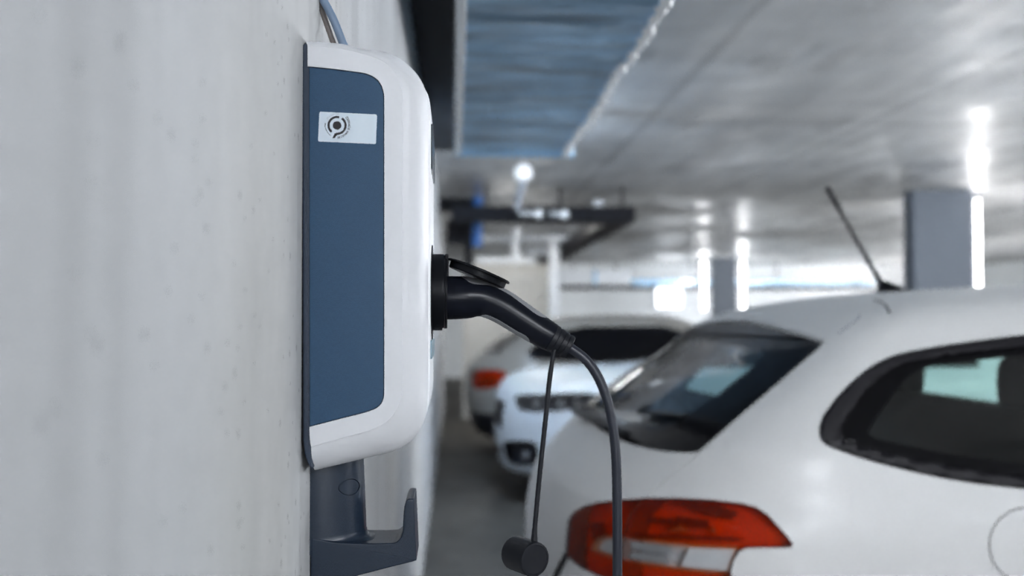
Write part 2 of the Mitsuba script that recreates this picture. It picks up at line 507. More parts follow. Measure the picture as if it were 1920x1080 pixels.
# ------------------------------------------------------------------ charging station
Y0, YM, BW = 1.155, 1.275, 0.24               # near side, middle and width of the box
cs = thing('charging_station', 'white and slate blue car charging box mounted on the concrete wall', 'charging station')
SIL = [(577, 83), (635, 85.5), (680, 95), (725, 101), (747, 110), (770, 127), (787, 147), (797, 167), (802, 190), (803, 300), (803, 660), (801.5, 750),
       (797, 783), (780, 817), (762, 833), (740, 845), (682, 859.5), (592, 881)]
CRE = [(576.5, 86), (635, 91), (680, 101), (715, 113), (730, 124), (742, 140), (749, 156), (753, 172), (754, 190), (754, 300), (754, 690), (753, 736),
       (747, 761), (736, 779), (724, 791), (706, 802), (660, 816), (583, 837)]
YS = Y0 + 0.036


def dense(pts, n=8):
    p = np.array(pts, float)
    k = np.arange(len(p))
    return PchipInterpolator(k, p)(np.linspace(0, len(p) - 1, (len(p) - 1) * n + 1))


sil, cre = pts_y(dense(SIL), YS)[:, [0, 2]], pts_y(dense(CRE), Y0)[:, [0, 2]]
left = np.linspace(0, 1, 12)[1:-1, None]
lp_s = pts_y(dense([(592, 881), (582.5, 845), (580, 810), (578, 500), (577, 90), (577, 83)], 4)[1:-1], Y0)[:, [0, 2]]
lp_c = pts_y(dense([(583, 837), (581, 825), (580, 805), (578, 500), (576.5, 92), (576.5, 86)], 4)[1:-1], Y0)[:, [0, 2]]
sil, cre = np.vstack([sil, lp_s]), np.vstack([cre, lp_c])
rings = []
ang = np.linspace(0, np.pi / 2, 12)
prof = [(1 - np.cos(a), np.sin(a)) for a in ang]      # (depth share, outward share) of the rounded shoulder
EDGE = .0035
rings.append(np.c_[cre * 1.0, np.full(len(cre), Y0)])
for k, a in enumerate(ang):
    # an elliptic shoulder: steep at the crease, flat at the outline
    w = 0.06 + 0.94 * np.sin(a)
    d = 0.0012 + (YS - Y0 - 0.0012) * (1 - np.cos(a)) ** 0.85
    rings.append(np.c_[cre + (sil - cre) * w, np.full(len(cre), Y0 + d)])
back = [np.c_[r[:, :2], 2 * YM - r[:, 2]] for r in rings[::-1]]
cover = loft(rings + back, [0, 2, 1])
PANEL = [(566, 124), (579, 124.5), (620, 128.5), (660, 133.5), (683, 137), (699, 143), (711, 153), (718, 168), (720.5, 187), (720.5, 735), (717, 753), (708, 764), (690, 772), (640, 785), (579, 801), (566, 805)]
pan = pts_y(dense(PANEL, 5), Y0)[:, [0, 2]]
panp = Polygon(pan)
cut = prism(panp, Y0 - .01, Y0 + .006, 'xz')
cut2 = prism(panp, 2 * YM - Y0 - .006, 2 * YM - Y0 + .01, 'xz')
cov = M(cover) - M(cut) - M(cut2)
part(cs, 'cover', cov, 'cover_white', 25, 'white wrap-around cover')
BODY = [(566.5, 96), (567.5, 85), (572, 81), (580, 82), (640, 95), (700, 120), (740, 170), (742, 300), (742, 700), (725, 760), (690, 778), (600, 804), (582, 810), (580.5, 838), (585, 864), (587, 876), (584.5, 879), (579, 872), (573, 858), (569.5, 840), (568, 820)]
bod = pts_y(dense(BODY, 3), Y0 + .003)[:, [0, 2]]
part(cs, 'base', soft_prism(bod, Y0 + .003, 2 * YM - Y0 - .003, 'xz', .002), 'slate_edge', 24, 'dark blue-grey rear frame')
side = panp.buffer(-.0009).intersection(Polygon(pts_y([(579.5, 60), (800, 60), (800, 900), (580.5, 900)], Y0)[:, [0, 2]]))
sd = np.array(shapely.segmentize(side.simplify(.0002), .01).exterior.coords)[:-1]
part(cs, 'side_panel', soft_prism(sd, Y0 + .0004, Y0 + .008, 'xz', .0008, 3, both=False), 'slate_plastic', 24, 'slate blue side panel with a sticker')
bp = pts_y(dense([(563.5, 108), (564, 98), (570, 92), (576, 93), (576, 862), (575, 860), (573, 854), (569, 842), (566, 826)], 3), Y0 + .012)[:, [0, 2]]  # black solid put in as the shade between box and wall
part(cs, 'gap_shade', soft_prism(bp, Y0 + .010, 2 * YM - Y0 - .010, 'xz', .001), 'black_void', 24, 'black strip standing in for the shade between box and wall')
# raised front with its display
xf = float(sil[:, 0].max())
zt, zb = at_y(806, 197, 1.30)[2], at_y(806, 778, 1.30)[2]


def rrect(x0, x1, y0, y1, r, n=8):
    c = [(x1 - r, y1 - r, 0), (x0 + r, y1 - r, 90), (x0 + r, y0 + r, 180), (x1 - r, y0 + r, 270)]
    return np.array([(cx + r * math.cos(math.radians(a0 + t)), cy + r * math.sin(math.radians(a0 + t))) for cx, cy, a0 in c for t in np.linspace(0, 90, n)])


fz = np.linspace(0, 1, 10)
fprof = np.vstack([np.c_[xf - .011 + .0132 * np.sin(fz * np.pi / 2), zt - .032 * (1 - np.cos(fz * np.pi / 2))], np.c_[xf - .011 + .0132 * np.sin(fz[::-1] * np.pi / 2), zb + .045 * (1 - np.cos(fz[::-1] * np.pi / 2))], [[xf - .014, zb]], [[xf - .014, zt]]])
part(cs, 'front_panel', soft_prism(fprof, 1.192, 1.374, 'xz', .0012, 3), 'front_white', 24, 'thin raised white front panel')
za, zb2 = at_y(806, 255, 1.29)[2], at_y(806, 335, 1.29)[2]
part(cs, 'display', soft_prism(rrect(1.205, 1.345, zb2, za, .006), xf + .0034, xf - .002, 'yz', .0006), 'screen_dark', 24, 'small dark display')
za, zb2 = at_y(806, 636, 1.29)[2], at_y(806, 668, 1.29)[2]
part(cs, 'status_strip', soft_prism(rrect(1.20, 1.350, zb2, za, .003), xf + .0034, xf - .002, 'yz', .0006), 'screen_blue', 24, 'pale blue status strip')

# socket on the front: flange, collar and flap
c_sock = at_y(820, 548, YM)
s = at_y(803, 548, YM)[0]
e = at_y(836, 548, YM)[0]
R = (at_y(820, 477, YM)[2] - at_y(820, 620, YM)[2]) / 2
zs = c_sock[2]
part(cs, 'socket_flange', orient(lathe([(0, 0), (R * 1.25, 0), (R * 1.25, .0012), (R * 1.22, .003), (0, .003)]), (xf - .0005 + .001, YM, zs), (1, 0, 0)), 'black_plastic', 24, 'flat black ring round the socket')
prof = [(0, -.006), (R, -.006), (R, e - xf - .004), (R - .0008, e - xf - .002), (R - .003, e - xf), (R * .70, e - xf), (R * .68, e - xf - .008), (0, e - xf - .008)]
col = M(orient(lathe(prof, 96), (xf, YM, zs), (1, 0, 0)))
zl = at_y(832, 613, YM)[2]
col = col - M(box(at_y(829.5, 598, YM)[0], .1, 1.1, 1.5, zs - .2, zl - .0012))
part(cs, 'socket_collar', col, 'black_plastic', 24, 'black socket collar')
part(cs, 'socket_ring', orient(lathe([(R * .66, -.002), (R * .95, -.002), (R * .95, .0013), (R * .93, .002), (R * .66, .002)], 96), (e, YM, zs), (1, 0, 0)), 'black_plastic', 24)
hp = at_y(827, 485, YM - R * .30)
part(cs, 'hinge_pin', orient(lathe([(0, 0), (.0017, 0), (.0017, .004), (.0012, .0052), (0, .0055)], 20), hp + np.array([0, .004, 0]), (0, -1, 0)), 'brass', 24, 'tiny brass hinge pin')
# hinge blocks between the collar and the flap
a, b = at_y(836, 478, YM), at_y(843, 519, YM)
part(cs, 'flap_hinge', cat(box(a[0] - .001, a[0] + .0035, YM - .020, YM - .010, b[2], a[2], .0008), box(a[0] - .001, a[0] + .0035, YM + .010, YM + .020, b[2], a[2], .0008)), 'black_plastic', 24)
h0, h1 = at_y(841, 485, YM), at_y(955, 531, YM)
dv = (h1 - h0) / np.linalg.norm(h1 - h0)
up = np.array([-dv[2], 0, dv[0]])
if up[2] < 0:
    up = -up
LR = np.linalg.norm(h1 - h0) / 2
mid = (h0 + h1) / 2
flap_prof = [(0, -.0095), (LR * .80, -.0095), (LR * .88, -.0095), (LR * .905, -.0085), (LR * .905, -.0015), (LR * .985, -.0015), (LR, -.0008), (LR, .0006), (LR * .985, .0014), (LR * .6, .0026), (LR * .3, .0031), (0, .0033)]
flap = orient(lathe(flap_prof, 96), mid, up, x_hint=(0, 1, 0))
part(cs, 'flap', flap, 'black_plastic', 24, 'black hinged flap held open over the plug')
tip = h1 - dv * .0075
part(cs, 'flap_latch', orient(box(-.006, .006, -.004, .0035, -.0105, -.001, .0006), tip, up, x_hint=dv), 'black_plastic', 24)

# sticker with the round mark and its lettering (the square code is left out)
sx = [at_y(*p, Y0 + .0004) for p in ((597.5, 209.5), (706, 214.5), (706, 270.5), (597.5, 265.2))]
o = np.mean(sx, axis=0)
ex = (sx[1] - sx[0] + sx[2] - sx[3]) / 2
W_ = np.linalg.norm(ex)
ex /= W_
ez = (sx[0] - sx[3] + sx[1] - sx[2]) / 2
H_ = np.linalg.norm(ez)
ez -= ex * np.dot(ez, ex)
ez /= np.linalg.norm(ez)


def on_side(m, lift):
    """puts a mesh drawn in the xy plane (z towards the viewer) on the side panel"""
    Rm = np.eye(4)
    Rm[:3, 0], Rm[:3, 1], Rm[:3, 2], Rm[:3, 3] = ex, ez, (0, -1, 0), o + np.array([0, -lift, 0])
    m = m.copy()
    m.apply_transform(Rm)
    if np.linalg.det(Rm[:3, :3]) < 0:
        m.invert()
    return m


stick = part(cs, 'sticker', on_side(prism(rrect(-W_ / 2, W_ / 2, -H_ / 2, H_ / 2, .0018), -.0003, .0003, 'xy'), 0), 'label_white', False, 'pale rectangular sticker with a round black mark')
pxm = W_ / 1170.0                               # metres per pixel of the drawing the mark was measured in
cx, cy = (560 - 775) * pxm, (537 - 500) * pxm + .0002


def arc(r0, r1, a0, a1, n=40):
    a = np.radians(np.linspace(a0, a1, n))
    return Polygon(np.vstack([np.c_[r1 * np.cos(a), r1 * np.sin(a)], np.c_[r0 * np.cos(a[::-1]), r0 * np.sin(a[::-1])]]))


r1, r0 = 193 * pxm, 150 * pxm
mark = [Polygon(np.c_[np.cos(np.linspace(0, 2 * np.pi, 48)[:-1]), np.sin(np.linspace(0, 2 * np.pi, 48)[:-1])] * 86 * pxm),
        arc(r0, r1, 78, 233), arc(r0, r1, -96, 58),
        Polygon([(-35 * pxm, -155 * pxm), (8 * pxm, -195 * pxm), (-35 * pxm, -262 * pxm), (-82 * pxm, -262 * pxm)])]
pm = shapely.unary_union(mark)
part(stick, 'mark', on_side(prism(affinity.translate(pm, cx, cy), 0, .00015, 'xy'), .0003), 'label_black', False, 'black round mark')


def ring_text(text, r, a_mid, height, spacing=1.0, bold=False, outside=True, step=None):
    """letters set round a circle, reading clockwise"""
    glyphs, widths = [], []
    for ch in text:
        if ch == ' ':
            glyphs.append(None)
            widths.append(height * .45)
            continue
        g = meshkit.text_mesh(ch, height, .0001, bold)
        widths.append((g.bounds[1][0] - g.bounds[0][0]) + height * .22)
        glyphs.append(g)
    widths = np.array(widths) * spacing
    tot = widths.sum()
    a = math.radians(a_mid) + tot / 2 / r
    out = []
    for g, w in zip(glyphs, widths):
        a -= w / 2 / r
        if g is not None:
            g = g.copy()
            g.apply_translation((-(g.bounds[0][0] + g.bounds[1][0]) / 2, r, 0))
            Rm = np.eye(4)
            Rm[:2, :2] = [[math.cos(a - np.pi / 2), -math.sin(a - np.pi / 2)], [math.sin(a - np.pi / 2), math.cos(a - np.pi / 2)]]
            Rm[:2, 3] = cx, cy
            g.apply_transform(Rm)
            out.append(g)
        a -= w / 2 / r
    return trimesh.util.concatenate(out)


part(stick, 'lettering', on_side(ring_text('Climate neutral', 226 * pxm, -20, 52 * pxm, .86, True), .0003), 'label_black', False, 'black lettering Climate neutral round the mark')
part(stick, 'lettering', on_side(ring_text('15265-2205-1001', 222 * pxm, 118, 30 * pxm, .72), .0003), 'label_grey', False, 'fine grey figures over the mark')


def ring_text_in(text, r, a_mid, height, spacing):
    m = ring_text(text, r, a_mid, height, spacing)
    return m


part(stick, 'lettering', on_side(ring_text('ClimatePartner', 228 * pxm, 205, 26 * pxm, .95, True), .0003), 'label_black', False, 'small black lettering left of the mark')

# ------------------------------------------------------------------ plug and cable
pl = thing('charging_cable', 'black charging plug pushed into the charging station, its cable hanging down in an arc', 'charging cable')
CL = [(828, 558.5, 39), (836, 558.5, 40.5), (850, 558.3, 40.5), (866, 558.2, 39.8), (880, 558.2, 38.4), (892, 558.3, 36.2), (903, 559.5, 34.2), (914, 562.5, 33.0), (928, 568.3, 32.4), (944, 576.5, 31.8), (960, 586.5, 31.2), (978, 598.3, 30.3),
      (995, 609.2, 29.3), (1012, 620, 28.6), (1026, 628.5, 27.6), (1034, 633.2, 26.6)]
cl = np.array(CL, float)
tt = np.linspace(0, len(cl) - 1, 90)
cld = CubicSpline(np.arange(len(cl)), cl)(tt)
path = pts_y(cld[:, :2], YM)
m_px = np.linalg.norm(at_y(900, 560, YM) - at_y(901, 560, YM))
rad = cld[:, 2] * m_px
part(pl, 'handle', tube(path, rad, 48), 'plug_plastic', True, 'black curved plug handle')
tang = np.gradient(path, axis=0)
tang /= np.linalg.norm(tang, axis=1, keepdims=True)
nup = np.stack([-tang[:, 2], 0 * tang[:, 0], tang[:, 0]], 1)
nup *= np.sign(nup[:, 2:])
nsd = np.array([0, -1.0, 0])


def inlay(s0, s1, widths, side_sign, lift=.0007):
    """a grip inlay laid on the handle from station s0 to s1 (fractions), widths = (fraction, half angle in degrees)"""
    n, k = 60, 21
    s = np.linspace(s0, s1, n)
    idx = s * (len(path) - 1)
    pp = np.stack([np.interp(idx, np.arange(len(path)), path[:, i]) for i in range(3)], 1)
    rr = np.interp(idx, np.arange(len(path)), rad)
    nn = np.stack([np.interp(idx, np.arange(len(path)), nup[:, i]) for i in range(3)], 1) * side_sign
    w = PchipInterpolator([a for a, _ in widths], [b for _, b in widths])((s - s0) / (s1 - s0))
    a = np.radians(np.linspace(-1, 1, k)[None, :] * w[:, None])
    edge = np.minimum(1, np.minimum(1 - np.abs(np.linspace(-1, 1, k))[None, :], np.minimum(np.arange(n), np.arange(n)[::-1])[:, None] / 6) / .12)
    r = rr[:, None] + lift * np.sqrt(np.clip(edge, 0, 1)) - .0004
    v = pp[:, None] + r[..., None] * (np.cos(a)[..., None] * nn[:, None] + np.sin(a)[..., None] * nsd)
    inner = pp[:, None] + (rr[:, None] - .003)[..., None] * (np.cos(a)[..., None] * nn[:, None] + np.sin(a)[..., None] * nsd)
    vv = np.vstack([v.reshape(-1, 3), inner.reshape(-1, 3)])
    i, j = np.meshgrid(np.arange(n - 1), np.arange(k - 1), indexing='ij')
    q = np.stack([i * k + j, i * k + j + 1, (i + 1) * k + j + 1, (i + 1) * k + j], -1).reshape(-1, 4)
    f = np.vstack([q[:, [0, 1, 2]], q[:, [0, 2, 3]]])
    m = trimesh.Trimesh(vv, np.vstack([f, f[:, ::-1] + n * k]), process=False)
    if (m.face_normals[len(f) // 2] * nn[n // 2]).sum() < 0:
        m.invert()
    return m


def frac(px):
    return np.interp(px, cld[:, 0], np.linspace(0, 1, len(cld)))


part(pl, 'grip_inlay', inlay(frac(861), frac(1013), [(0, 2), (.06, 30), (.13, 47), (.20, 51), (.28, 49), (.36, 41), (.46, 37), (.6, 40), (.75, 44), (.87, 46), (.94, 40), (1, 3)], 1), 'grip_grey', 30, 'grey rubber inlay along the top of the handle')
part(pl, 'grip_inlay', inlay(frac(907), frac(1009), [(0, 2), (.10, 26), (.22, 38), (.5, 40), (.75, 40), (.88, 42), (.95, 34), (1, 3)], -1), 'grip_grey', 30, 'grey rubber inlay under the handle')
# ribbed strain relief
s0, s1 = at_y(1033, 632.5, YM), at_y(1068, 652, YM)
ax = (s1 - s0) / np.linalg.norm(s1 - s0)
L = np.linalg.norm(s1 - s0)
profile = [(0, 0), (26.2 * m_px, 0)]
for k in range(4):
    a0, a1 = L * (k + .08) / 4, L * (k + .82) / 4
    ra = m_px * (26.4 - 3.8 * (k / 4))
    profile += [(ra - .0004, a0), (ra, a0 + .0006), (ra - .0004, a1), (ra - .0016, a1 + .0003), (ra - .0016, a1 + .0014)]
profile += [(22.8 * m_px, L - .0008), (22 * m_px, L), (0, L)]
part(pl, 'strain_relief', orient(lathe(profile, 64), s0, ax), 'rib_rubber', 25, 'ribbed black sleeve at the end of the handle')
CAB = [(1060, 647), (1075, 656), (1097, 673), (1117, 699), (1131, 728), (1142, 763), (1150, 806), (1154.5, 850), (1156.5, 900), (1157.3, 960), (1157.5, 1020), (1157.5, 1080)]
cp = pts_y(CAB, YM)
x_, z_ = cp[-1][0], cp[-1][2]
rest = [[x_ - .001, YM, .80], [x_ - .004, YM, .55], [x_ - .004, YM - .004, .32], [x_ + .02, YM - .02, .12], [x_ + .09, YM - .05, .03], [x_ + .2, YM - .09, .0075], [x_ + .34, YM - .06, .0075], [x_ + .46, YM + .06, .0075], [x_ + .5, YM + .2, .0075]]
part(pl, 'cable', tube(spline(np.vstack([cp, rest]), 220), 9.2 * m_px, 20), 'cable_rubber', True, 'dark grey round charging cable')
# strap and dust cap
yb = YM - .012
st = spline(pts_y([(1040, 655), (1036.5, 672), (1032, 700), (1024.5, 770), (1016, 850), (1009, 920), (1004, 975), (1002, 1003), (1001.5, 1024)], yb), 60)
wst = np.interp(np.linspace(0, 1, 60), [0, .04, .12, .9, .96, 1], [.0022, .0026, .0031, .0031, .0040, .0048])
part(pl, 'cap_strap', tube(st, wst, 16, squash=(1.0, .8)), 'rib_rubber', True, 'thin black rubber strap')
cc = at_y(1003.5, 1049.5, yb - .012)
an = np.array([math.sin(math.radians(30)), -math.cos(math.radians(30)), 0.0])
rc = 32.3 * m_px * (yb - .012) / YM
capm = lathe([(0, -.046), (rc * .96, -.046), (rc, -.044), (rc, -.003), (rc * .985, -.001), (rc * .95, 0), (rc * .84, .0002), (rc * .82, -.0006), (rc * .5, -.0008), (0, -.0008)], 72)
part(pl, 'dust_cap', orient(capm, cc, an), 'rib_rubber', 30, 'round black rubber dust cap hanging from the strap')

# ------------------------------------------------------------------ cable holder under the box
ch = thing('cable_holder', 'slate blue cable holder with an upturned hook below the charging station', 'cable holder')
YH, WH = 1.236, 0.080
ym = YH + WH / 2
# upright: half an ellipse in plan, narrowing a little to the top
rows = []
zt, zb = at_y(640, 866, YH)[2], at_y(640, 1040, YH)[2]
for t in np.linspace(0, 1, 12):
    z = zb + (zt - zb) * t
    xr = at_y(690.5 - 7.5 * t, 598, ym)[0]
    a = np.linspace(-np.pi / 2, np.pi / 2, 40)
    cxs, sns = np.cos(a), np.sin(a)
    x = XW + .004 + (xr - XW - .004) * np.sign(cxs) * np.abs(cxs) ** 1.05
    y = ym + (WH / 2 - .0005) * np.sign(sns) * np.abs(sns) ** .92
    rows.append(np.r_[np.c_[x, y, np.full(40, z)], [[XW, ym + WH / 2 - .0005, z], [XW, ym - WH / 2 + .0005, z]]])
upright = M(loft(rows, [0, 1, 2]))
hook = [(582, 1008), (600, 1011), (625, 1016), (665, 1018.5), (705, 1019), (737, 1018), (746, 1014), (752, 1006), (755, 995), (756, 975), (757.5, 955), (760, 943), (763.5, 936.5), (768, 935), (774.5, 935.5), (776, 937.5), (776.6, 948), (781, 1049.5), (780, 1051.5), (720, 1067), (640, 1088), (582, 1103)]
hk = pts_y(dense(hook, 3), YH)[:, [0, 2]]
hookm = M(soft_prism(hk, YH, YH + WH, 'xz', .0022, 3))
# a fillet ramp where the upright runs into the hook
ramp = m3.Manifold()
fil = []
for k in range(9):
    t = k / 8
    grow = .010 * (1 - math.sqrt(max(0, 1 - (1 - t) ** 2)))
    z = at_y(640, 1019, YH)[2] + .010 * t
    xr = at_y(690.0, 598, ym)[0] + grow
    a = np.linspace(-np.pi / 2, np.pi / 2, 40)
    cxs, sns = np.cos(a), np.sin(a)
    hw = min(WH / 2 - .0006, WH / 2 - .0006 + grow)
    x = XW + .004 + (xr - XW - .004) * np.sign(cxs) * np.abs(cxs) ** 1.05
    y = ym + hw * np.sign(sns) * np.abs(sns) ** (.92 - 0.4 * grow / .010)
    fil.append(np.r_[np.c_[x, y, np.full(40, z)], [[XW, ym + hw, z], [XW, ym - hw, z]]])
ramp = M(loft(fil, [0, 1, 2]))
body = upright + hookm + ramp
egg = []
for t in np.linspace(0, 2 * np.pi, 49)[:-1]:
    r = 1.0
    ex_, ez_ = math.cos(t), math.sin(t)
    rr = 18.2 if ex_ > 0 else 18.2
    shape = 14.6 * (1 + .22 * ex_) if True else 0
    egg.append((654 + 18 * ex_, 913.5 + ez_ * 14.6 * (1 + .16 * ex_ - .10 * ex_ * ex_)))
ye = YH + .012
eg = Polygon(pts_y(egg, ye)[:, [0, 2]])
ring_ = prism(eg.buffer(.0006).difference(eg.buffer(-.0004)), YH - .02, YH + .06, 'xz')
core = prism(eg.buffer(-.0004), YH - .02, YH + .026, 'xz')
inner_rows = [np.c_[XW + (r[:, 0] - XW) * .955, ym + (r[:, 1] - ym) * .955, r[:, 2]] for r in rows]
inner = M(loft(inner_rows, [0, 1, 2]))
body = body - (M(ring_) - inner)
part(ch, 'bracket', body - M(core), 'holder_plastic', 24, 'slate blue holder with upturned hook')
part(ch, 'screw_cap', (upright ^ M(core)), 'holder_plastic', 24, 'egg-shaped screw cap')

# ------------------------------------------------------------------ supply cables above the box
k1 = thing('supply_cable', 'blue-grey supply cable running down the wall into the top of the box', 'cable')
yy = 1.285
pa = [(660, 108), (646, 88), (640, 74), (633, 55), (625, 36), (616, 18), (607, 2), (602, -8)]
p1 = pts_y(pa, yy)
top = [[XW + .008, yy + .012, p1[-1][2] + .08], [XW + .007, yy + .02, 2.1], [XW + .007, yy + .02, 2.66]]
scene[k1] = mikit.ply(tube(spline(np.vstack([p1, top]), 90), .0052, 20), 'blue_cable', True)
k2 = thing('supply_cable', 'thinner taupe supply cable just left of the blue-grey one above the box', 'cable')
pb = [(634, 100), (624, 78), (617, 58), (610, 38), (603, 16), (598, 0), (594.5, -14)]
p2 = pts_y(pb, yy + .012)
top = [[XW + .0055, yy + .03, p2[-1][2] + .09], [XW + .005, yy + .04, 2.1], [XW + .005, yy + .04, 2.66]]
scene[k2] = mikit.ply(tube(spline(np.vstack([p2, top]), 90), .0036, 16), 'taupe_cable', True)

# ------------------------------------------------------------------ cars
NR, NS, NF = 40, 26, 22


class Car:
    """A car body of level plan curves: rows are (z, rear, rear corner length, half width, front, front corner length)."""

    def __init__(self, rows, origin, phi, rise, levels=80, nr=2.6, nf=2.6):
        self.rows, self.o, self.phi, self.rise, self.levels, self.nr, self.nf = np.array(rows, float), np.array(origin, float), phi, rise, levels, nr, nf
        c, s = math.cos(phi), math.sin(phi)
        self.R = np.array([[c, s, 0], [s, -c, 0], [0, 0, 1.0]]).T      # columns: u, v, w in world axes
        self.R = np.stack([[c, s, 0], [s, -c, 0], [0, 0, 1.0]], 1)
        self.v, self.f = self.surface()
        m = trimesh.Trimesh(self.v, self.f, process=False)
        if m.volume < 0:
            self.f = self.f[:, ::-1]
        m = trimesh.Trimesh(self.v, self.f, process=False)
        self.n = np.array(m.vertex_normals)
        self.tree = cKDTree(self.v)

    def plan(self, ur, ar, b, uf, af):
        t = np.linspace(0, 1, NR) ** 1.0 * np.pi / 2
        s, c = np.sin(t) ** (2 / self.nr), np.cos(t) ** (2 / self.nr)
        rear = np.c_[ur + ar * (1 - c), b * s]
        t = np.linspace(0, 1, NF) * np.pi / 2
        s, c = np.sin(t) ** (2 / self.nf), np.cos(t) ** (2 / self.nf)
        front = np.c_[uf - af * (1 - s), b * c]
        k = np.linspace(0, 1, NS)[1:-1]
        side = np.c_[(ur + ar) * (1 - k) + (uf - af) * k, np.full(len(k), b)]
        half = np.vstack([rear, side, front])
        return np.vstack([half, (half * [1, -1])[::-1][1:-1]])

    def surface(self):
        r = self.rows
        step = np.linalg.norm(np.diff(r[:, [0, 1, 3]], axis=0) * [1, .5, 1], axis=1)
        s = np.r_[0, np.cumsum(step)]
        q = PchipInterpolator(s, r)(np.linspace(0, s[-1], self.levels))
        rings = []
        for z, ur, ar, b, uf, af in q:
            p = self.plan(ur, ar, b, uf, af)
            rings.append(np.c_[p, self.lift(p[:, 0], p[:, 1], z)])
        N, K = len(rings[0]), len(rings)
        v = np.vstack(rings + [rings[0].mean(0)[None], rings[-1].mean(0)[None]])
        i, j = np.meshgrid(np.arange(K - 1), np.arange(N), indexing='ij')
        j2 = (j + 1) % N
        f4 = np.stack([i * N + j, i * N + j2, (i + 1) * N + j2, (i + 1) * N + j], -1).reshape(-1, 4)
        k = np.arange(N)
        k2 = (k + 1) % N
        e = (K - 1) * N
        f = np.vstack([f4[:, [0, 1, 2]], f4[:, [0, 2, 3]], np.stack([np.full(N, K * N), k2, k], 1), np.stack([np.full(N, K * N + 1), e + k, e + k2], 1)])
        return v, f

    def lift(self, u, v, z):
        g = np.clip((z - 0.95) / 0.45, 0, 1)
        g = g * g * (3 - 2 * g)
        return z + g * self.rise(u)

    def off(self, d):
        return m3.Manifold(m3.Mesh(np.asarray(self.v + self.n * d, np.float32), np.asarray(self.f, np.uint32)))

    def layer(self, outer, inner):
        return self.off(outer) - self.off(inner)

    def world(self, p):
        return np.asarray(p) @ self.R.T + self.o

    def local(self, p):
        return (np.asarray(p) - self.o) @ self.R

    def hit(self, pts):
        """first points of the body met by the sight lines of places of the frame, in the car's own axes"""
        o = self.local(CAM)
        a, b, c = (self.v[self.f[:, k]] for k in range(3))
        e1, e2 = b - a, c - a
        out = []
        for px, py in pts:
            d = ray(px, py) @ self.R
            h = np.cross(np.broadcast_to(d, e2.shape), e2)
            det = (e1 * h).sum(1)
            det = np.where(np.abs(det) < 1e-12, 1e-12, det)
            s = o - a
            u = (s * h).sum(1) / det
            q = np.cross(s, e1)
            w = (q @ d) / det
            t = (e2 * q).sum(1) / det
            ok = (u >= -1e-6) & (w >= -1e-6) & (u + w <= 1 + 1e-6) & (t > 0.1)
            out.append(o + d * t[ok].min() if ok.any() else np.full(3, np.nan))
        return np.array(out)

    def cone(self, pts, t0=0.90, t1=1.12, grow=0.0):
        """a cutter: the outline on the body carried from t0 to t1 of its distance along the sight lines"""
        p = Polygon(pts)
        if grow:
            p = p.buffer(grow, join_style='round')
        q = np.array(p.exterior.coords)[:-1]
        h = self.hit(q)
        o = self.local(CAM)
        good = ~np.isnan(h[:, 0])
        dist = np.median(np.linalg.norm(h[good] - o, axis=1)) if good.any() else 3.0
        d = np.array([ray(*x) @ self.R for x in q])
        d /= np.linalg.norm(d, axis=1, keepdims=True)
        a, b = o + d * dist * t0, o + d * dist * t1
        import mapbox_earcut as ec
        tri = ec.triangulate_float64(np.ascontiguousarray(q), np.array([len(q)], np.uint32)).reshape(-1, 3).astype(int)
        n = len(q)
        k = np.arange(n)
        k2 = (k + 1) % n
        f = np.vstack([tri, tri[:, ::-1] + n, np.stack([k, k + n, k2], 1), np.stack([k2, k + n, k2 + n], 1)])
        m = trimesh.Trimesh(np.vstack([a, b]), f, process=False)
        trimesh.repair.fix_normals(m)
        return m3.Manifold(m3.Mesh(np.asarray(m.vertices, np.float32), np.asarray(m.faces, np.uint32)))

    def put(self, key, name, m, bsdf, smooth=30, label=None, mirror=False, **kw):
        tm = V(m) if isinstance(m, m3.Manifold) else m.copy()
        if bsdf.startswith('glass'):                  # a single sheet: the outer face alone
            tri = np.array(tm.triangles_center)
            near = self.tree.query(tri)[1]
            keep = (self.n[near] * np.array(tm.face_normals)).sum(1) > .3
            tm = trimesh.Trimesh(np.array(tm.vertices), np.array(tm.faces)[keep], process=False)
            tm.remove_unreferenced_vertices()
        if mirror:
            tm = tm.copy()
            tm.vertices = np.array(tm.vertices) * [1, -1, 1]
            tm.invert()
        # the frame u, v, w is left-handed
        tm = trimesh.Trimesh(self.world(tm.vertices), np.array(tm.faces)[:, ::-1] if np.linalg.det(self.R) < 0 else tm.faces, process=False)
        return part(key, name, tm, bsdf, smooth, label, **kw)


def mir(m):
    return m.mirror((0, 1, 0))


def wheel_parts(car, key, u, b, r=.325, w=.21, side=1):
    prof = [(r * .62, -w / 2), (r * .93, -w / 2), (r * .985, -w * .40), (r, -w * .25), (r, w * .25), (r * .985, w * .40), (r * .93, w / 2), (r * .62, w / 2), (r * .62, -w / 2)]
    c = np.array([u, side * (b - w / 2 - .01), r])
    k = car.put(key, 'wheel', orient(lathe(prof, 40), c, (0, side, 0), (0, 0, 1)), 'tyre_rubber', 30)
    rim = [(0, w * .30), (r * .12, w * .32), (r * .16, w * .25), (r * .16, w * .1), (0, w * .1)]
    ms = [orient(lathe(rim, 24), c, (0, side, 0)), orient(lathe([(r * .56, -w * .4), (r * .625, -w * .4), (r * .64, w * .42), (r * .60, w * .44), (r * .56, w * .3), (r * .56, -w * .4)], 40), c, (0, side, 0))]
    for a in range(5):
        t = a * 2 * np.pi / 5 + .3
        p0, p1 = c + np.array([math.cos(t) * r * .12, side * w * .24, math.sin(t) * r * .12]), c + np.array([math.cos(t) * r * .59, side * w * .36, math.sin(t) * r * .59])
        ms.append(tube([p0, (p0 + p1) / 2, p1], [r * .085, r * .065, r * .075], 8, squash=(1, .6)))
    car.put(k, 'rim', cat(*ms), 'rim_alloy', 30)


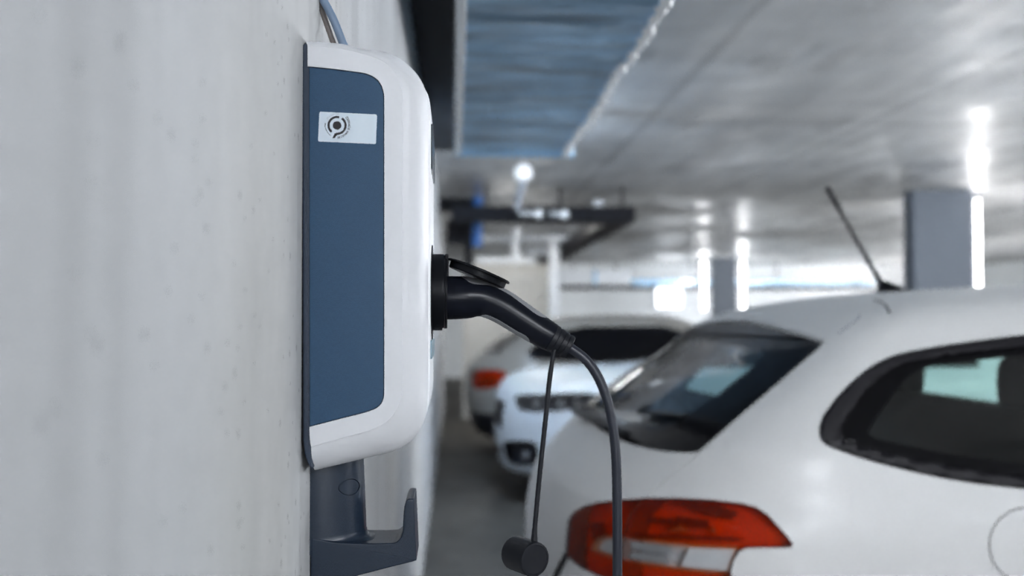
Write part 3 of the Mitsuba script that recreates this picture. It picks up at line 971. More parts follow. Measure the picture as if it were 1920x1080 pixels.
# the estate car nearest to the viewer, its tail to the wall
ROWS1 = [(.20, .44, .5, .78, 4.10, .9), (.24, .33, .6, .85, 4.25, .9), (.40, .255, .72, .885, 4.40, .95), (.58, .218, .75, .902, 4.44, .95), (.74, .214, .74, .908, 4.42, .95), (.86, .232, .73, .907, 4.34, .95),
         (.915, .249, .72, .904, 4.25, .95), (.94, .259, .72, .9005, 4.20, .95), (.96, .28, .69, .893, 4.1, 1.0), (.99, .308, .66, .8865, 4.0, 1.0), (1.04, .362, .58, .876, 3.55, 1.0), (1.09, .413, .50, .862, 3.30, 1.0), (1.16, .497, .45, .838, 3.08, .9), (1.24, .615, .38, .806, 2.88, .8),
         (1.31, .737, .33, .772, 2.72, .7), (1.355, .82, .30, .742, 2.62, .65), (1.385, .895, .30, .700, 2.54, .6), (1.405, .985, .34, .62, 2.44, .55), (1.418, 1.10, .38, .50, 2.32, .5), (1.425, 1.25, .36, .36, 2.16, .40), (1.428, 1.45, .2, .2, 1.95, .2)]


def rise1(u):
    return .118 * (1 - np.exp(-np.clip(np.asarray(u) - .75, 0, 3) / .55)) - .055 * np.clip(np.asarray(u) - 2.0, 0, 3) ** 2


car = Car(ROWS1, (.03, 3.21, 0), math.radians(2.0), rise1, 110)


def lp(c, pts, cols, n=4):
    """traced outline -> dense -> on the body -> two of the car's own coordinates"""
    h = c.hit(dense(pts, n))
    return h[~np.isnan(h[:, 0])][:, cols]


ec = thing('estate_car', 'white estate car nearest to the viewer, tail towards the concrete wall', 'car')
shell = car.layer(0, -.022)
# side windows, drawn in length and height, the same on both sides
DLO_T = [(1540, 826), (1536.5, 815), (1536, 803), (1541, 785), (1560, 756), (1600, 713), (1640, 683), (1680, 665), (1740, 652.5), (1830, 639), (1918, 628)]
DLO_B = [(1918, 916), (1800, 902), (1720, 886), (1640, 866), (1570, 843), (1548, 833)]
IN_T = [(1584, 826), (1577, 817), (1577, 805), (1586, 785), (1605, 757), (1632, 724), (1660, 700), (1695, 682), (1760, 669), (1840, 659), (1918, 650)]
IN_B = [(1918, 896), (1800, 878), (1720, 862), (1640, 844), (1605, 835)]
CL_T = [(1636, 819), (1631, 811), (1640, 793), (1665, 757), (1695, 718), (1726, 694), (1760, 685), (1840, 675), (1918, 667)]
CL_B = [(1918, 871), (1800, 856), (1720, 840), (1650, 825)]


def dlo(tp, bt, fwd):
    return Polygon(np.vstack([lp(car, tp, [0, 2]), fwd, lp(car, bt, [0, 2])])).buffer(0)


d_out = dlo(DLO_T, DLO_B, [(1.9, 1.402), (2.3, 1.385), (2.52, 1.345), (2.70, 1.26), (2.95, 1.09), (2.94, 1.02), (2.2, .985)])
d_in = dlo(IN_T, IN_B, [(1.9, 1.372), (2.3, 1.355), (2.50, 1.320), (2.67, 1.24), (2.88, 1.09), (2.86, 1.045), (2.2, 1.01)])
d_cl = dlo(CL_T, CL_B, [(1.9, 1.352), (2.3, 1.335), (2.48, 1.300), (2.64, 1.22), (2.82, 1.09), (2.80, 1.065), (2.2, 1.035)])


def side_prism(poly):
    return M(prism(poly, .45, 1.1, 'xz'))


P_out, P_in, P_cl = side_prism(d_out), side_prism(d_in), side_prism(d_cl)
pillar = M(prism(Polygon([(1.74, .9), (1.90, .9), (2.06, 1.5), (1.92, 1.5)]), .4, 1.1, 'xz'))
# tailgate edge and rear glass, drawn across the car
GATE = [(1605, 602), (1578, 620), (1550, 642), (1490, 693), (1430, 745), (1370, 797), (1310, 850), (1258, 891), (1213, 933), (1187, 962), (1174, 1004), (1167, 1048), (1165, 1079)]
g = lp(car, GATE, [1, 2])
ROOF_EDGE = [(1345, 600), (1400, 603), (1450, 612), (1500, 626), (1548, 641)]
re = lp(car, ROOF_EDGE, [1, 2])
re = re[re[:, 0] > .02]
g = g[g[:, 1] < re[-1][1] - .002]
half = np.vstack([[[0, re[0][1]]], re, g, [[g[-1][0] - .01, .50], [0, .50]]])
gate = Polygon(np.vstack([half, (half * [-1, 1])[::-1][1:-1]])).buffer(0)
if gate.geom_type != 'Polygon':
    gate = max(gate.geoms, key=lambda q: q.area)


def rear_prism(poly, u0=-.5, u1=1.25):
    return M(prism(poly, u0, u1, 'yz'))


GLASS_B = [(1312, 848), (1290, 851), (1260, 850), (1220, 845), (1180, 835), (1145, 820), (1120, 805)]
gb = lp(car, GLASS_B, [1, 2])
gb = gb[gb[:, 0] > .02]
gs = lp(car, GATE[2:7], [1, 2])
hg = np.vstack([[[0, re[0][1]]], re, gs[gs[:, 1] < re[-1][1] - .002], gb, [[0, gb[-1][1] + .004]]])
rg = Polygon(np.vstack([hg, (hg * [-1, 1])[::-1][1:-1]])).buffer(0).buffer(-.003)
clear = Polygon([(-.54, 1.33), (-.2, 1.352), (.2, 1.352), (.54, 1.33), (.585, 1.22), (.57, 1.15), (.52, 1.125), (.3, 1.118), (-.3, 1.118), (-.52, 1.125), (-.57, 1.15), (-.585, 1.22)]).buffer(.02).buffer(-.02)
clear = clear.intersection(rg.buffer(-.02))
top_strip = rg.intersection(shapely.box(-1, 1.372, 1, 2))
P_rg, P_clear, P_top = rear_prism(rg, 0, 1.25), rear_prism(clear, 0, 1.25), rear_prism(top_strip, 0, 1.25)
# tail lamp
TAIL = [(1055, 1022), (1057, 1000), (1063, 978), (1075, 961), (1095, 949), (1120, 942), (1160, 937), (1210, 933.5), (1270, 933.5), (1335, 937), (1392, 944), (1418, 951), (1440, 966), (1465, 993), (1483, 1014), (1487, 1021), (1484, 1026), (1474, 1027),
        (1420, 1027), (1398, 1028), (1385, 1035), (1376, 1050), (1371, 1066), (1371, 1082), (1366, 1096), (1340, 1102), (1250, 1102), (1170, 1093), (1121, 1080), (1085, 1062), (1064, 1044)]
STRIP = [(1110, 1029), (1117, 1016), (1127, 1007), (1148, 1007.5), (1176, 1009), (1213, 1014.5), (1267, 1021), (1304, 1024.5), (1383, 1028), (1376, 1040), (1370, 1056), (1365, 1073.5), (1330, 1071), (1291, 1066.7), (1244, 1060), (1192, 1053.5), (1166, 1048), (1145, 1042), (1124, 1035)]
c_tail, c_tail_in = car.cone(TAIL), car.cone(TAIL, grow=-1.6)
c_strip = car.cone(STRIP)
fuel = [(1925 + 70 * math.cos(t), 1022 + 70 * math.sin(t)) for t in np.linspace(0, 2 * np.pi, 61)[:-1]]
c_fuel, c_fuel_in = car.cone(fuel, .93, 1.05, grow=1.3), car.cone(fuel, .93, 1.05, grow=-1.0)
bumper_slot = car.cone([(1058, 1035), (1067, 1043), (1046, 1084), (1034, 1084)], .96, 1.04)
arch = m3.Manifold()
for uu in (1.02, 3.62):
    arch = arch + M(orient(lathe([(0, -1.1), (.355, -1.1), (.355, 1.1), (0, 1.1)], 40), (uu, 0, .33), (0, 1, 0)))
arch = arch - M(box(-1, 6, -.62, .62, -1, 2))
ws = Polygon([(-.62, 1.385), (.62, 1.385), (.74, 1.05), (.70, 1.02), (-.70, 1.02), (-.74, 1.05)])
P_ws = M(prism(ws, 2.35, 3.5, 'yz'))
holes = P_out + mir(P_out) + P_rg + c_tail + mir(c_tail) + arch + c_fuel + P_ws
painted = shell - holes
G_out, G_in = rear_prism(gate.buffer(.0022), -.5, 1.2), rear_prism(gate.buffer(-.0022), -.5, 1.2)
car.put(ec, 'body', painted - G_out - bumper_slot, 'car_white', 40, 'white painted body')
car.put(ec, 'tailgate', (painted - bumper_slot) ^ G_in, 'car_white', 40, 'white tailgate')
car.put(ec, 'fuel_recess', car.layer(-.024, -.03) ^ car.cone(fuel, .93, 1.05, grow=6), 'car_black', 40)
car.put(ec, 'fuel_flap', (shell ^ c_fuel_in), 'car_white', 40, 'round fuel flap')
car.put(ec, 'bumper_trim', bumper_slot ^ car.layer(-.004, -.02), 'black_steel', 40, 'dark slot beside the tail lamp')
for mr in (False, True):
    fr = car.layer(.002, -.016) ^ (P_out - P_in)
    car.put(ec, 'window_trim', fr, 'trim_black', 40, 'black window surround', mirror=mr)
    car.put(ec, 'window_border', (car.layer(-.008, -.011) ^ (P_in - P_cl)) + (car.layer(-.008, -.011) ^ pillar ^ P_in), 'gloss_black', 40, mirror=mr)
    car.put(ec, 'side_window', car.layer(-.009, -.010) ^ (P_cl - pillar), 'glass_green', 40, 'greenish side window glass', mirror=mr)
car.put(ec, 'rear_window', car.layer(-.004, -.005) ^ P_clear, 'glass_tint', 40, 'dark tinted rear window')
car.put(ec, 'rear_window_border', car.layer(-.002, -.006) ^ (P_rg - P_clear - P_top), 'gloss_black', 40, 'black border of the rear window')
car.put(ec, 'spoiler', car.layer(.003, -.012) ^ P_top, 'car_black', 40, 'black strip above the rear window')
car.put(ec, 'windscreen', car.layer(-.004, -.005) ^ P_ws, 'glass_green', 40)
# lamps: red and clear lenses over a bowl with reflectors
gap_g = rear_prism(gate.buffer(.0016).difference(gate.buffer(-.0016)), -.5, 1.2)
lens = car.layer(.004, .0028)
for mr in (False, True):
    tl = car.put(ec, 'tail_lamp', (car.layer(-.040, -.046) ^ car.cone(TAIL, grow=9)), 'reflector_warm', 40, 'wide red tail lamp with a clear strip', mirror=mr)
    red = (lens ^ c_tail_in) - c_strip - gap_g
    car.put(tl, 'red_lens', red, 'glass_red', 40, 'orange-red lens', mirror=mr)
    car.put(tl, 'clear_lens', (lens ^ c_strip ^ c_tail_in) - gap_g, 'glass_clear', 40, 'clear lens strip', mirror=mr)
    car.put(tl, 'bezel', (car.layer(.003, -.045) ^ (c_tail - c_tail_in)), 'car_black', 40, mirror=mr)
    car.put(tl, 'divider', (car.layer(.0025, -.04) ^ rear_prism(gate.buffer(.004).difference(gate.buffer(-.003)), -.5, 1.2) ^ c_tail_in), 'reflector_dark', 40, mirror=mr)
    car.put(tl, 'strip_backing', car.layer(-.034, -.040) ^ car.cone(STRIP, grow=5), 'lamp_housing', 40, 'pale backing of the clear strip', mirror=mr)
    for name, mtl, o_, i_, pts in (
            ('reflector', 'chrome', -.008, -.03, [(1118, 1030), (1128, 1012), (1150, 1012), (1166, 1016), (1160, 1040), (1140, 1036)]),
            ('reflector', 'chrome', -.010, -.03, [(1182, 1014), (1240, 1022), (1262, 1026), (1255, 1040), (1184, 1030)]),
            ('reflector', 'chrome', -.006, -.02, [(1184, 1034), (1250, 1044), (1258, 1058), (1200, 1050), (1180, 1046)]),
            ('reflector', 'cover_white', -.006, -.03, [(1292, 1027), (1380, 1030), (1370, 1052), (1364, 1070), (1278, 1062)]),
            ('reflector', 'reflector_dark', -.012, -.03, [(1106, 980), (1132, 980), (1136, 1003), (1112, 1012)]),
            ('reflector', 'reflector_dark', -.012, -.03, [(1222, 970), (1262, 973), (1262, 983), (1222, 981)]),
            ('reflector', 'reflector_dark', -.010, -.03, [(1268, 968), (1330, 976), (1328, 990), (1296, 988), (1278, 980), (1262, 990)]),
            ('reflector', 'reflector_dark', -.010, -.03, [(1262, 940), (1345, 946), (1385, 962), (1372, 974), (1312, 960)]),
            ('reflector', 'chrome', -.010, -.03, [(1252, 996), (1278, 984), (1296, 998)]),
            ('reflector', 'chrome', -.010, -.03, [(1332, 996), (1338, 986), (1344, 1000)]),
            ('reflector', 'reflector_dark', -.006, -.03, [(1190, 1001), (1380, 1008), (1400, 1012), (1380, 1014), (1190, 1006)])):
        car.put(tl, name, car.layer(o_, i_) ^ car.cone(pts), mtl, 20, mirror=mr)
# wiper
hw = car.hit([(1101, 771), (1112, 778), (1130, 788), (1150, 799), (1172, 811), (1190, 820)])
hw = hw[~np.isnan(hw[:, 0])]
wp = hw + np.array([-.030, 0, .012]) * np.linspace(1, .6, len(hw))[:, None]
wk = car.put(ec, 'wiper', tube(spline(wp, 30), np.interp(np.linspace(0, 1, 30), [0, .25, .4, 1], [.026, .022, .014, .008]), 14), 'black_plastic', True, 'black rear wiper')
# aerial and roof seam
base = car.hit([(1662, 552)])[0]
if np.isnan(base[0]):
    base = np.array([1.42, 0, 1.50])
bw = car.world(np.array([base[0] + .07, -.02, car.lift(base[0] + .05, 0, 1.4275)]))
an_b = car.local(at_y(1684, 546, 3.24))
tipw = car.local(at_y(1551, 352, 3.24))
z0 = car.lift(an_b[0], 0, 1.4275)
foot = [np.array([an_b[0] + dx, dy, z0 + dz]) for dx, dy, dz in ((-.055, -.018, -.01), (-.055, .018, -.01), (.055, -.012, -.01), (.055, .012, -.01), (-.052, -.012, .012), (-.052, .012, .012), (-.058, 0, .034), (-.035, 0, .036), (.05, 0, .002))]
am = V(m3.Manifold.hull_points(np.array(foot)))
ak = car.put(ec, 'aerial_base', am, 'black_plastic', 20, 'black aerial foot on the roof')
a0 = np.array([an_b[0] - .052, 0, z0 + .030])
car.put(ak, 'aerial_rod', tube(np.linspace(a0, tipw, 12), np.interp(np.linspace(0, 1, 12), [0, .1, .75, .78, 1], [.0095, .0068, .0052, .0082, .0088]), 12), 'trim_black', True, 'slim black roof aerial rod')
hs = car.hit(dense([(1640, 563), (1652, 567), (1662, 575), (1668, 587)], 4))
hs = hs[~np.isnan(hs[:, 0])]
if len(hs) > 4:
    car.put(ec, 'roof_seam', tube(spline(hs, 20), .0032, 8), 'car_black', True, 'short dark roof seam')
hs = car.hit(dense([(1572, 626), (1590, 612), (1606, 600), (1612, 592)], 4))
hs = hs[~np.isnan(hs[:, 0])]
car.put(ec, 'roof_seam', tube(spline(hs, 20), .0022, 8), 'label_grey', True)
# cabin
lining = car.layer(-.045, -.06) - side_prism(d_in.buffer(.02)) - mir(side_prism(d_in.buffer(.02))) - rear_prism(rg.buffer(.01), 0, 1.25) - P_ws
lining = lining - M(box(-1, 6, -2, 2, -1, .45))
cb = car.put(ec, 'cabin', lining, 'cabin_fabric', 40, 'dark cabin lining')
car.put(cb, 'cabin_floor', box(.62, 3.3, -.66, .66, .42, .46), 'cabin_fabric', False)


def seat_back(u, v0, v1, z0_, z1, lean=.12, th=.10):
    p = []
    for v in (v0, v1):
        for (du, z) in ((0, z0_), (th, z0_), (-lean, z1 - .03), (-lean + th * .8, z1 - .03)):
            p.append((u + du, v, z))
        s_ = .05 if v == v0 else -.05
        for du in (-lean, -lean + th * .6):
            p.append((u + du, v + s_, z1))
    return V(m3.Manifold.hull_points(np.array(p)))


def head_rest(u, v, z):
    p = []
    for a in np.linspace(0, 2 * np.pi, 17)[:-1]:
        for s_, r in ((-.5, .72), (-.35, .95), (0, 1.0), (.35, .95), (.5, .72)):
            p.append((u + s_ * .09, v + .125 * r * np.sign(math.cos(a)) * abs(math.cos(a)) ** .6, z + .095 * r * np.sign(math.sin(a)) * abs(math.sin(a)) ** .6))
    return cat(V(m3.Manifold.hull_points(np.array(p))), tube([[u, v - .05, z - .17], [u, v - .05, z - .1], [u, v - .05, z - .05]], .007, 8), tube([[u, v + .05, z - .17], [u, v + .05, z - .1], [u, v + .05, z - .05]], .007, 8))


car.put(cb, 'rear_bench', seat_back(1.70, -.70, .70, .46, 1.16), 'cabin_fabric', 30, 'rear bench')
for v in (-.40, .40):
    car.put(cb, 'headrest', head_rest(1.66, v, 1.22), 'cabin_fabric', 30)
for v in (-.38, .38):
    car.put(cb, 'front_seat', seat_back(2.55, v - .25, v + .25, .46, 1.10), 'cabin_fabric', 30)
    car.put(cb, 'headrest', head_rest(2.45, v, 1.19), 'cabin_fabric', 30)
for uu in (1.02, 3.62):
    for sd in (1, -1):
        wheel_parts(car, ec, uu, .895, side=sd)

# the white car with its nose to the wall, behind the estate car
ROWS2 = [(.235, .40, .5, .80, 4.28, .8), (.265, .25, .6, .865, 4.35, .75), (.40, .17, .7, .895, 4.385, .75), (.60, .12, .7, .90, 4.40, .75), (.75, .12, .7, .90, 4.39, .75), (.86, .14, .7, .90, 4.36, .75), (.94, .16, .7, .89, 4.30, .80),
         (.985, .18, .65, .87, 4.18, .9), (1.015, .20, .62, .85, 3.9, 1.0), (1.03, .22, .60, .84, 3.5, 1.0), (1.05, .24, .58, .835, 3.22, .9), (1.15, .34, .5, .80, 2.98, .7), (1.28, .50, .42, .74, 2.66, .55), (1.37, .64, .38, .68, 2.42, .5),
         (1.41, .78, .38, .58, 2.22, .5), (1.43, .95, .4, .42, 2.0, .4), (1.435, 1.2, .2, .2, 1.75, .2)]
zero = lambda u: 0 * np.asarray(u)   # noqa: E731
car2 = Car(ROWS2, (4.72, 8.12, 0), math.radians(179.0), zero, 70, 2.6, 2.7)
nc = thing('nose_in_car', 'bluish white car with its nose to the wall, headlamp and fog lamp showing', 'car')
sh2 = car2.layer(0, -.025)


def simple_cabin(c, key, shl, side_poly, front_poly, rear_poly, paint, extra, wheels):
    sp = M(prism(side_poly, .4, 1.1, 'xz'))
    pf, pr = M(prism(front_poly, 1.9, 4.0, 'yz')), M(prism(rear_poly, -.3, 1.6, 'yz'))
    ar = m3.Manifold()
    for uu in wheels:
        ar = ar + M(orient(lathe([(0, -1.1), (.36, -1.1), (.36, 1.1), (0, 1.1)], 32), (uu, 0, .33), (0, 1, 0)))
    ar = ar - M(box(-1, 6, -.6, .6, -1, 2))
    c.put(key, 'body', shl - sp - mir(sp) - pf - pr - ar - extra, paint, 40, 'painted body')
    lay = c.layer(-.006, -.009)
    for mr in (False, True):
        c.put(key, 'side_window', lay ^ sp, 'gloss_black', 40, 'dark side window', mirror=mr)
    c.put(key, 'windscreen', lay ^ pf, 'gloss_black', 40, 'dark windscreen')
    c.put(key, 'rear_window', lay ^ pr, 'gloss_black', 40)
    for uu in wheels:
        for sd in (1, -1):
            wheel_parts(c, key, uu, .89, side=sd)


HL = [(966, 742), (985, 741), (1020, 740), (1060, 738), (1100, 738), (1118, 742), (1112, 752), (1085, 763), (1050, 770), (1010, 772), (975, 768)]
FOG = [(943, 832), (955, 827), (985, 827), (1004, 832), (1010, 850), (1008, 868), (990, 873), (965, 871), (950, 858)]
hl, fg = car2.cone(dense(HL + HL[:1], 2)[:-1], .93, 1.08), car2.cone(dense(FOG + FOG[:1], 2)[:-1], .93, 1.08)
g2 = Polygon([(-.50, .78), (.50, .78), (.46, .56), (-.46, .56)])
g2p = M(prism(g2, 3.8, 4.6, 'yz'))
low = M(prism(Polygon([(-.42, .42), (.42, .42), (.40, .30), (-.40, .30)]), 3.8, 4.6, 'yz'))
extra = hl + fg + mir(hl) + mir(fg) + g2p + low
simple_cabin(car2, nc, sh2, Polygon([(.75, 1.06), (.82, 1.22), (1.0, 1.36), (2.2, 1.37), (2.6, 1.24), (2.95, 1.06)]), Polygon([(-.72, 1.07), (-.60, 1.36), (.60, 1.36), (.72, 1.07)]), Polygon([(-.70, 1.08), (-.55, 1.36), (.55, 1.36), (.70, 1.08)]), 'car_white_cool', extra, (.85, 3.45))
for mr in (False, True):
    b_ = car2.put(nc, 'headlamp', car2.layer(-.05, -.06) ^ hl, 'trim_black', 40, 'dark headlamp with bright bulbs', mirror=mr)
    car2.put(b_, 'lens', car2.layer(-.001, -.002) ^ hl, 'glass_clear', 40, mirror=mr)
    for q in ((1075, 738 + 14), (1045, 757), (1000, 756)):
        p = car2.hit([q])[0] - np.array([.025, .02, 0])
        s_ = trimesh.creation.icosphere(3, .022)
        s_.apply_translation(p)
        car2.put(b_, 'reflector', s_, 'chrome', True, mirror=mr)
    f_ = car2.put(nc, 'fog_recess', car2.layer(-.05, -.06) ^ car2.cone(dense(FOG + FOG[:1], 2)[:-1], .93, 1.08, grow=3), 'trim_black', 40, 'dark fog lamp recess', mirror=mr)
    p = car2.hit([(978, 853)])[0] - np.array([.03, .02, 0])
    s_ = trimesh.creation.icosphere(3, .03)
    s_.apply_translation(p)
    car2.put(f_, 'fog_lamp', s_, 'grip_grey', True, mirror=mr)
gk = car2.put(nc, 'grille', car2.layer(-.03, -.04) ^ g2p, 'trim_black', 40, 'black grille')
for k in range(4):
    car2.put(gk, 'slat', car2.layer(-.012, -.024) ^ g2p ^ M(box(3, 5, -1, 1, .59 + k * .048, .603 + k * .048)), 'trim_black', 40)
car2.put(nc, 'lower_grille', car2.layer(-.03, -.04) ^ low, 'trim_black', 40)

# the hatchback backed up to the wall further on
ROWS3 = [(z * .985 if z > .5 else z, *r) for z, *r in [list(q) for q in ROWS1]]
car3 = Car(ROWS3, (-.10, 10.75, 0), math.radians(1.5), lambda u: .5 * rise1(u), 60)
hc = thing('hatchback', 'silver grey car backed up to the wall behind the nose-in white car', 'car')
T3 = [(884, 700), (892, 694), (915, 692), (940, 694), (951, 700), (949, 712), (938, 722), (915, 728), (893, 729), (885, 720)]
t3 = car3.cone(dense(T3 + T3[:1], 2)[:-1], .95, 1.06)
slot3 = M(box(-.5, 1.1, -1, 1, .18, .46))
simple_cabin(car3, hc, car3.layer(0, -.025), Polygon([(.84, 1.02), (.80, 1.08), (1.0, 1.27), (1.4, 1.345), (2.2, 1.35), (2.6, 1.24), (2.95, 1.05), (2.6, .985), (1.6, .97)]), Polygon([(-.72, 1.06), (-.60, 1.33), (.60, 1.33), (.72, 1.06)]), Polygon([(-.66, 1.07), (-.60, 1.30), (.60, 1.30), (.66, 1.07)]), 'car_silver', t3 + mir(t3) + slot3, (1.02, 3.62))
for mr in (False, True):
    l3 = car3.put(hc, 'tail_lamp', car3.layer(-.03, -.036) ^ car3.cone(dense(T3 + T3[:1], 2)[:-1], .95, 1.06, grow=3), 'reflector_warm', 40, 'red tail lamp', mirror=mr)
    car3.put(l3, 'red_lens', car3.layer(.003, .002) ^ t3, 'glass_red', 40, mirror=mr)
    car3.put(l3, 'reflector', car3.layer(-.004, -.02) ^ car3.cone([(893, 711), (935, 708), (936, 718), (894, 722)], .95, 1.06), 'chrome', 40, mirror=mr)
car3.put(hc, 'bumper', (car3.layer(.002, -.025) ^ slot3), 'trim_black', 40, 'dark lower bumper')

# ------------------------------------------------------------------ under the ceiling
du = thing('air_duct', 'crinkled blue-grey metal air duct hanging under the ceiling above the charging station', 'duct')
ZD, YD0, YD1 = 2.40, 1.2, at_z(1000, 288, 2.40)[1]
xd0, xd1 = at_z(856, 130, ZD)[0], at_z(1163, 130, ZD)[0]
n1, n2 = 150, 24
yy_, xx_ = np.linspace(YD0, YD1, n1), np.linspace(xd0, xd1, n2)
gy, gx = np.meshgrid(yy_, xx_, indexing='ij')
crin = (meshkit.fbm(np.stack([gx * 2.2, gy * 9, 0 * gx], -1), 4, 3) - .5) * .022 + (meshkit.fbm(np.stack([gx * .8, gy * 22, 0 * gx + 5], -1), 3, 4) - .5) * .012
edge = np.minimum(1, np.minimum(gx - xd0, xd1 - gx) / .05)
zz = ZD + crin * edge
vb = np.stack([gx, gy, zz], -1).reshape(-1, 3)
i, j = np.meshgrid(np.arange(n1 - 1), np.arange(n2 - 1), indexing='ij')
q = np.stack([i * n2 + j, (i + 1) * n2 + j, (i + 1) * n2 + j + 1, i * n2 + j + 1], -1).reshape(-1, 4)
fb = np.vstack([q[:, [0, 1, 2]], q[:, [0, 2, 3]]])
top = vb + np.array([0, 0, .02])
skin = trimesh.Trimesh(vb, fb, process=False)
if skin.face_normals[:, 2].mean() > 0:
    skin.invert()
part(du, 'underside', skin, 'galvanised', True, 'crinkled foil-like underside')
ht = ZC - .06
part(du, 'side', box(xd0, xd0 + .012, YD0, YD1, ZD - .002, ht), 'galvanised', False)
part(du, 'side', box(xd1 - .012, xd1, YD0, YD1, ZD - .002, ht), 'galvanised', False)
part(du, 'top', box(xd0, xd1, YD0, YD1, ht - .01, ht), 'galvanised', False)
part(du, 'end_panel', box(xd0, xd1, YD1 - .01, YD1, ZD, ht), 'galvanised', False)
part(du, 'corner_strip', box(xd0 - .004, xd0 + .030, YD0, YD1, ZD - .016, ZD - .008, .002), 'zinc_edge', False, 'pale strip along the left edge')
# folded flange on the right, in short lengths
ny = 11
for k in range(ny):
    ya, yb_ = YD0 + (YD1 - YD0) * k / ny + .01, YD0 + (YD1 - YD0) * (k + 1) / ny - .012
    dx = float(rng.uniform(-.006, .006))
    yk = np.linspace(ya, yb_, 26)
    rk = .018 + .016 * (meshkit.noise(np.stack([yk * 26, yk * 0 + k, yk * 0], -1), 2) - .5)
    pk = np.stack([xd1 + .004 + dx + .012 * (meshkit.noise(np.stack([yk * 17, yk * 0 + k, yk * 0 + 4], -1), 5) - .5), yk, ZD - .004 + 0 * yk], -1)
    part(du, 'flange', tube(pk, rk, 12), 'zinc_bright', True, 'shiny crinkled edge')
part(du, 'end_flange', box(xd0 - .01, xd1 + .06, YD1 - .02, YD1 + .012, ZD - .022, ht - .1, .003), 'galvanised', False, 'end flange of the duct')
for yq in (2.2, 3.7, 5.0):
    for xq in (xd0 + .05, xd1 - .03):
        part(du, 'hanger', box(xq - .012, xq + .012, yq - .002, yq + .002, ht - .01, ZC), 'black_steel', False)
bt = thing('gap_filler', 'added black filler in the dark gap between the concrete wall and the duct', 'gap filler')
xt = at_z(853, 130, 2.64)[0]
scene[bt] = mikit.ply(box(XW + .001, XW + .172, 1.0, 7.2, 2.64, 2.735, .004), 'black_void', False)  # black box put in so the gap beside the duct stays dark

# black cable tray that crosses the garage and turns away from the viewer
ct = thing('cable_tray', 'black steel cable tray hung under the ceiling, turning away at a corner', 'cable tray')
ZT = 2.40
pc = at_z(1190, 416, ZT)
yt, xc = pc[1], pc[0]
part(ct, 'tray', box(xc - 1.85, xc, yt - .02, yt + .22, ZT, ZT + .012), 'black_steel', False, 'black tray across the garage')
part(ct, 'side_rail', box(xc - 1.85, xc, yt - .02, yt - .008, ZT, ZT + .15), 'black_steel', False)
part(ct, 'side_rail', box(xc - 1.85, xc - .2, yt + .21, yt + .222, ZT, ZT + .15), 'black_steel', False)
yq = yt + 8.5
part(ct, 'tray', box(xc - .24, xc, yt + .2, yq, ZT, ZT + .012), 'black_steel', False, 'black tray running away from the viewer')
part(ct, 'side_rail', box(xc - .012, xc, yt - .02, yq, ZT, ZT + .15), 'black_steel', False)
part(ct, 'side_rail', box(xc - .24, xc - .228, yt + .2, yq, ZT, ZT + .15), 'black_steel', False)
for k, xk in enumerate((xc - 1.5, xc - .75, xc - .12)):
    part(ct, 'hanger', box(xk - .012, xk + .012, yt + .02, yt + .03, ZT, ZC), 'black_steel', False)
for k in range(4):
    part(ct, 'hanger', box(xc - .13, xc - .11, yt + 1.6 + 1.8 * k, yt + 1.61 + 1.8 * k, ZT, ZC), 'black_steel', False)


def lamp_ball(px, py, y, r, label, power, rod=True):
    t = thing('bulkhead_lamp', label, 'lamp', 'small round lamps under the ceiling')
    p = at_y(px, py, y)
    g_ = trimesh.creation.icosphere(3, r)
    g_.apply_translation(p)
    part(t, 'globe', g_, 'lamp_tube', True, emit=[power * c for c in (.85, .97, 1.1)])
    part(t, 'stem', tube([p + [0, 0, -r * .8], p + [-.025, 0, -.17], p + [-.055, 0, -.31]], .030, 12), 'grip_grey')
    part(t, 'rod', tube([p + [0, 0, r * .8], p + [0, 0, (ZC - p[2]) * .6], [p[0], p[1], ZC]], .006, 8), 'lamp_housing')
    return t


lamp_ball(981, 324, 8.1, .075, 'round white globe lamp on a pale stem above the black cable tray', 0.42)
for px, py, ln, lb in ((1010, 401, .10, 'small bright round fitting above the tray, left one'), (1058, 402, .05, 'small bright round fitting above the tray, right one')):
    pp = at_y(px, py, yt - .06)
    t = thing('conduit_box', lb, 'conduit box', 'small round fittings on the tray')
    part(t, 'box', orient(lathe([(0, -.03), (.045, -.03), (.05, -.02), (.05, .02), (.045, .03), (0, .03)], 24), pp, (0, 1, 0)), 'zinc_edge', 30)
    part(t, 'conduit', tube([pp + [-.02, 0, 0], pp + [-ln, 0, .004], pp + [-ln - .1, 0, .006]], .03, 14), 'zinc_edge', True)
pp = at_y(1121, 388, yt + .1)
t = thing('drop_rod_bracket', 'short pale bracket on the black cable tray near its corner', 'bracket')
scene[t] = mikit.ply(box(pp[0] - .05, pp[0] + .05, yt + .06, yt + .10, pp[2] - .09, pp[2] + .07, .005), 'pipe_white', False)

# partition with a pale beam, post and pipes past the end of the wall
YP = 14.2
pw = thing('partition', 'pale grey partition wall with a white top beam past the end of the concrete wall', 'partition')
xa, xb, ztop = at_y(868, 598, YP)[0], at_y(1030, 598, YP)[0], at_y(950, 494, YP)[2]
part(pw, 'panel', box(xa, xb, YP, YP + .1, 0, ztop), 'beige_paint', False, 'pale grey panel')
part(pw, 'top_beam', box(at_y(893, 598, YP)[0], at_y(1004, 598, YP)[0], YP - .06, YP + .12, ztop - .01, at_y(950, 481, YP)[2], .01), 'pipe_white', False, 'white top beam')
po = thing('post', 'white square post at the right end of the pale partition', 'post')
scene[po] = mikit.ply(box(at_y(1028, 598, YP - .1)[0], at_y(1049, 598, YP - .1)[0], YP - .18, YP - .02, 0, at_y(1040, 440, YP)[2], .01), 'pipe_white', False)
p3 = thing('pipe', 'short upright white pipe standing on the white beam of the partition', 'pipe')
q = at_y(966, 598, YP)
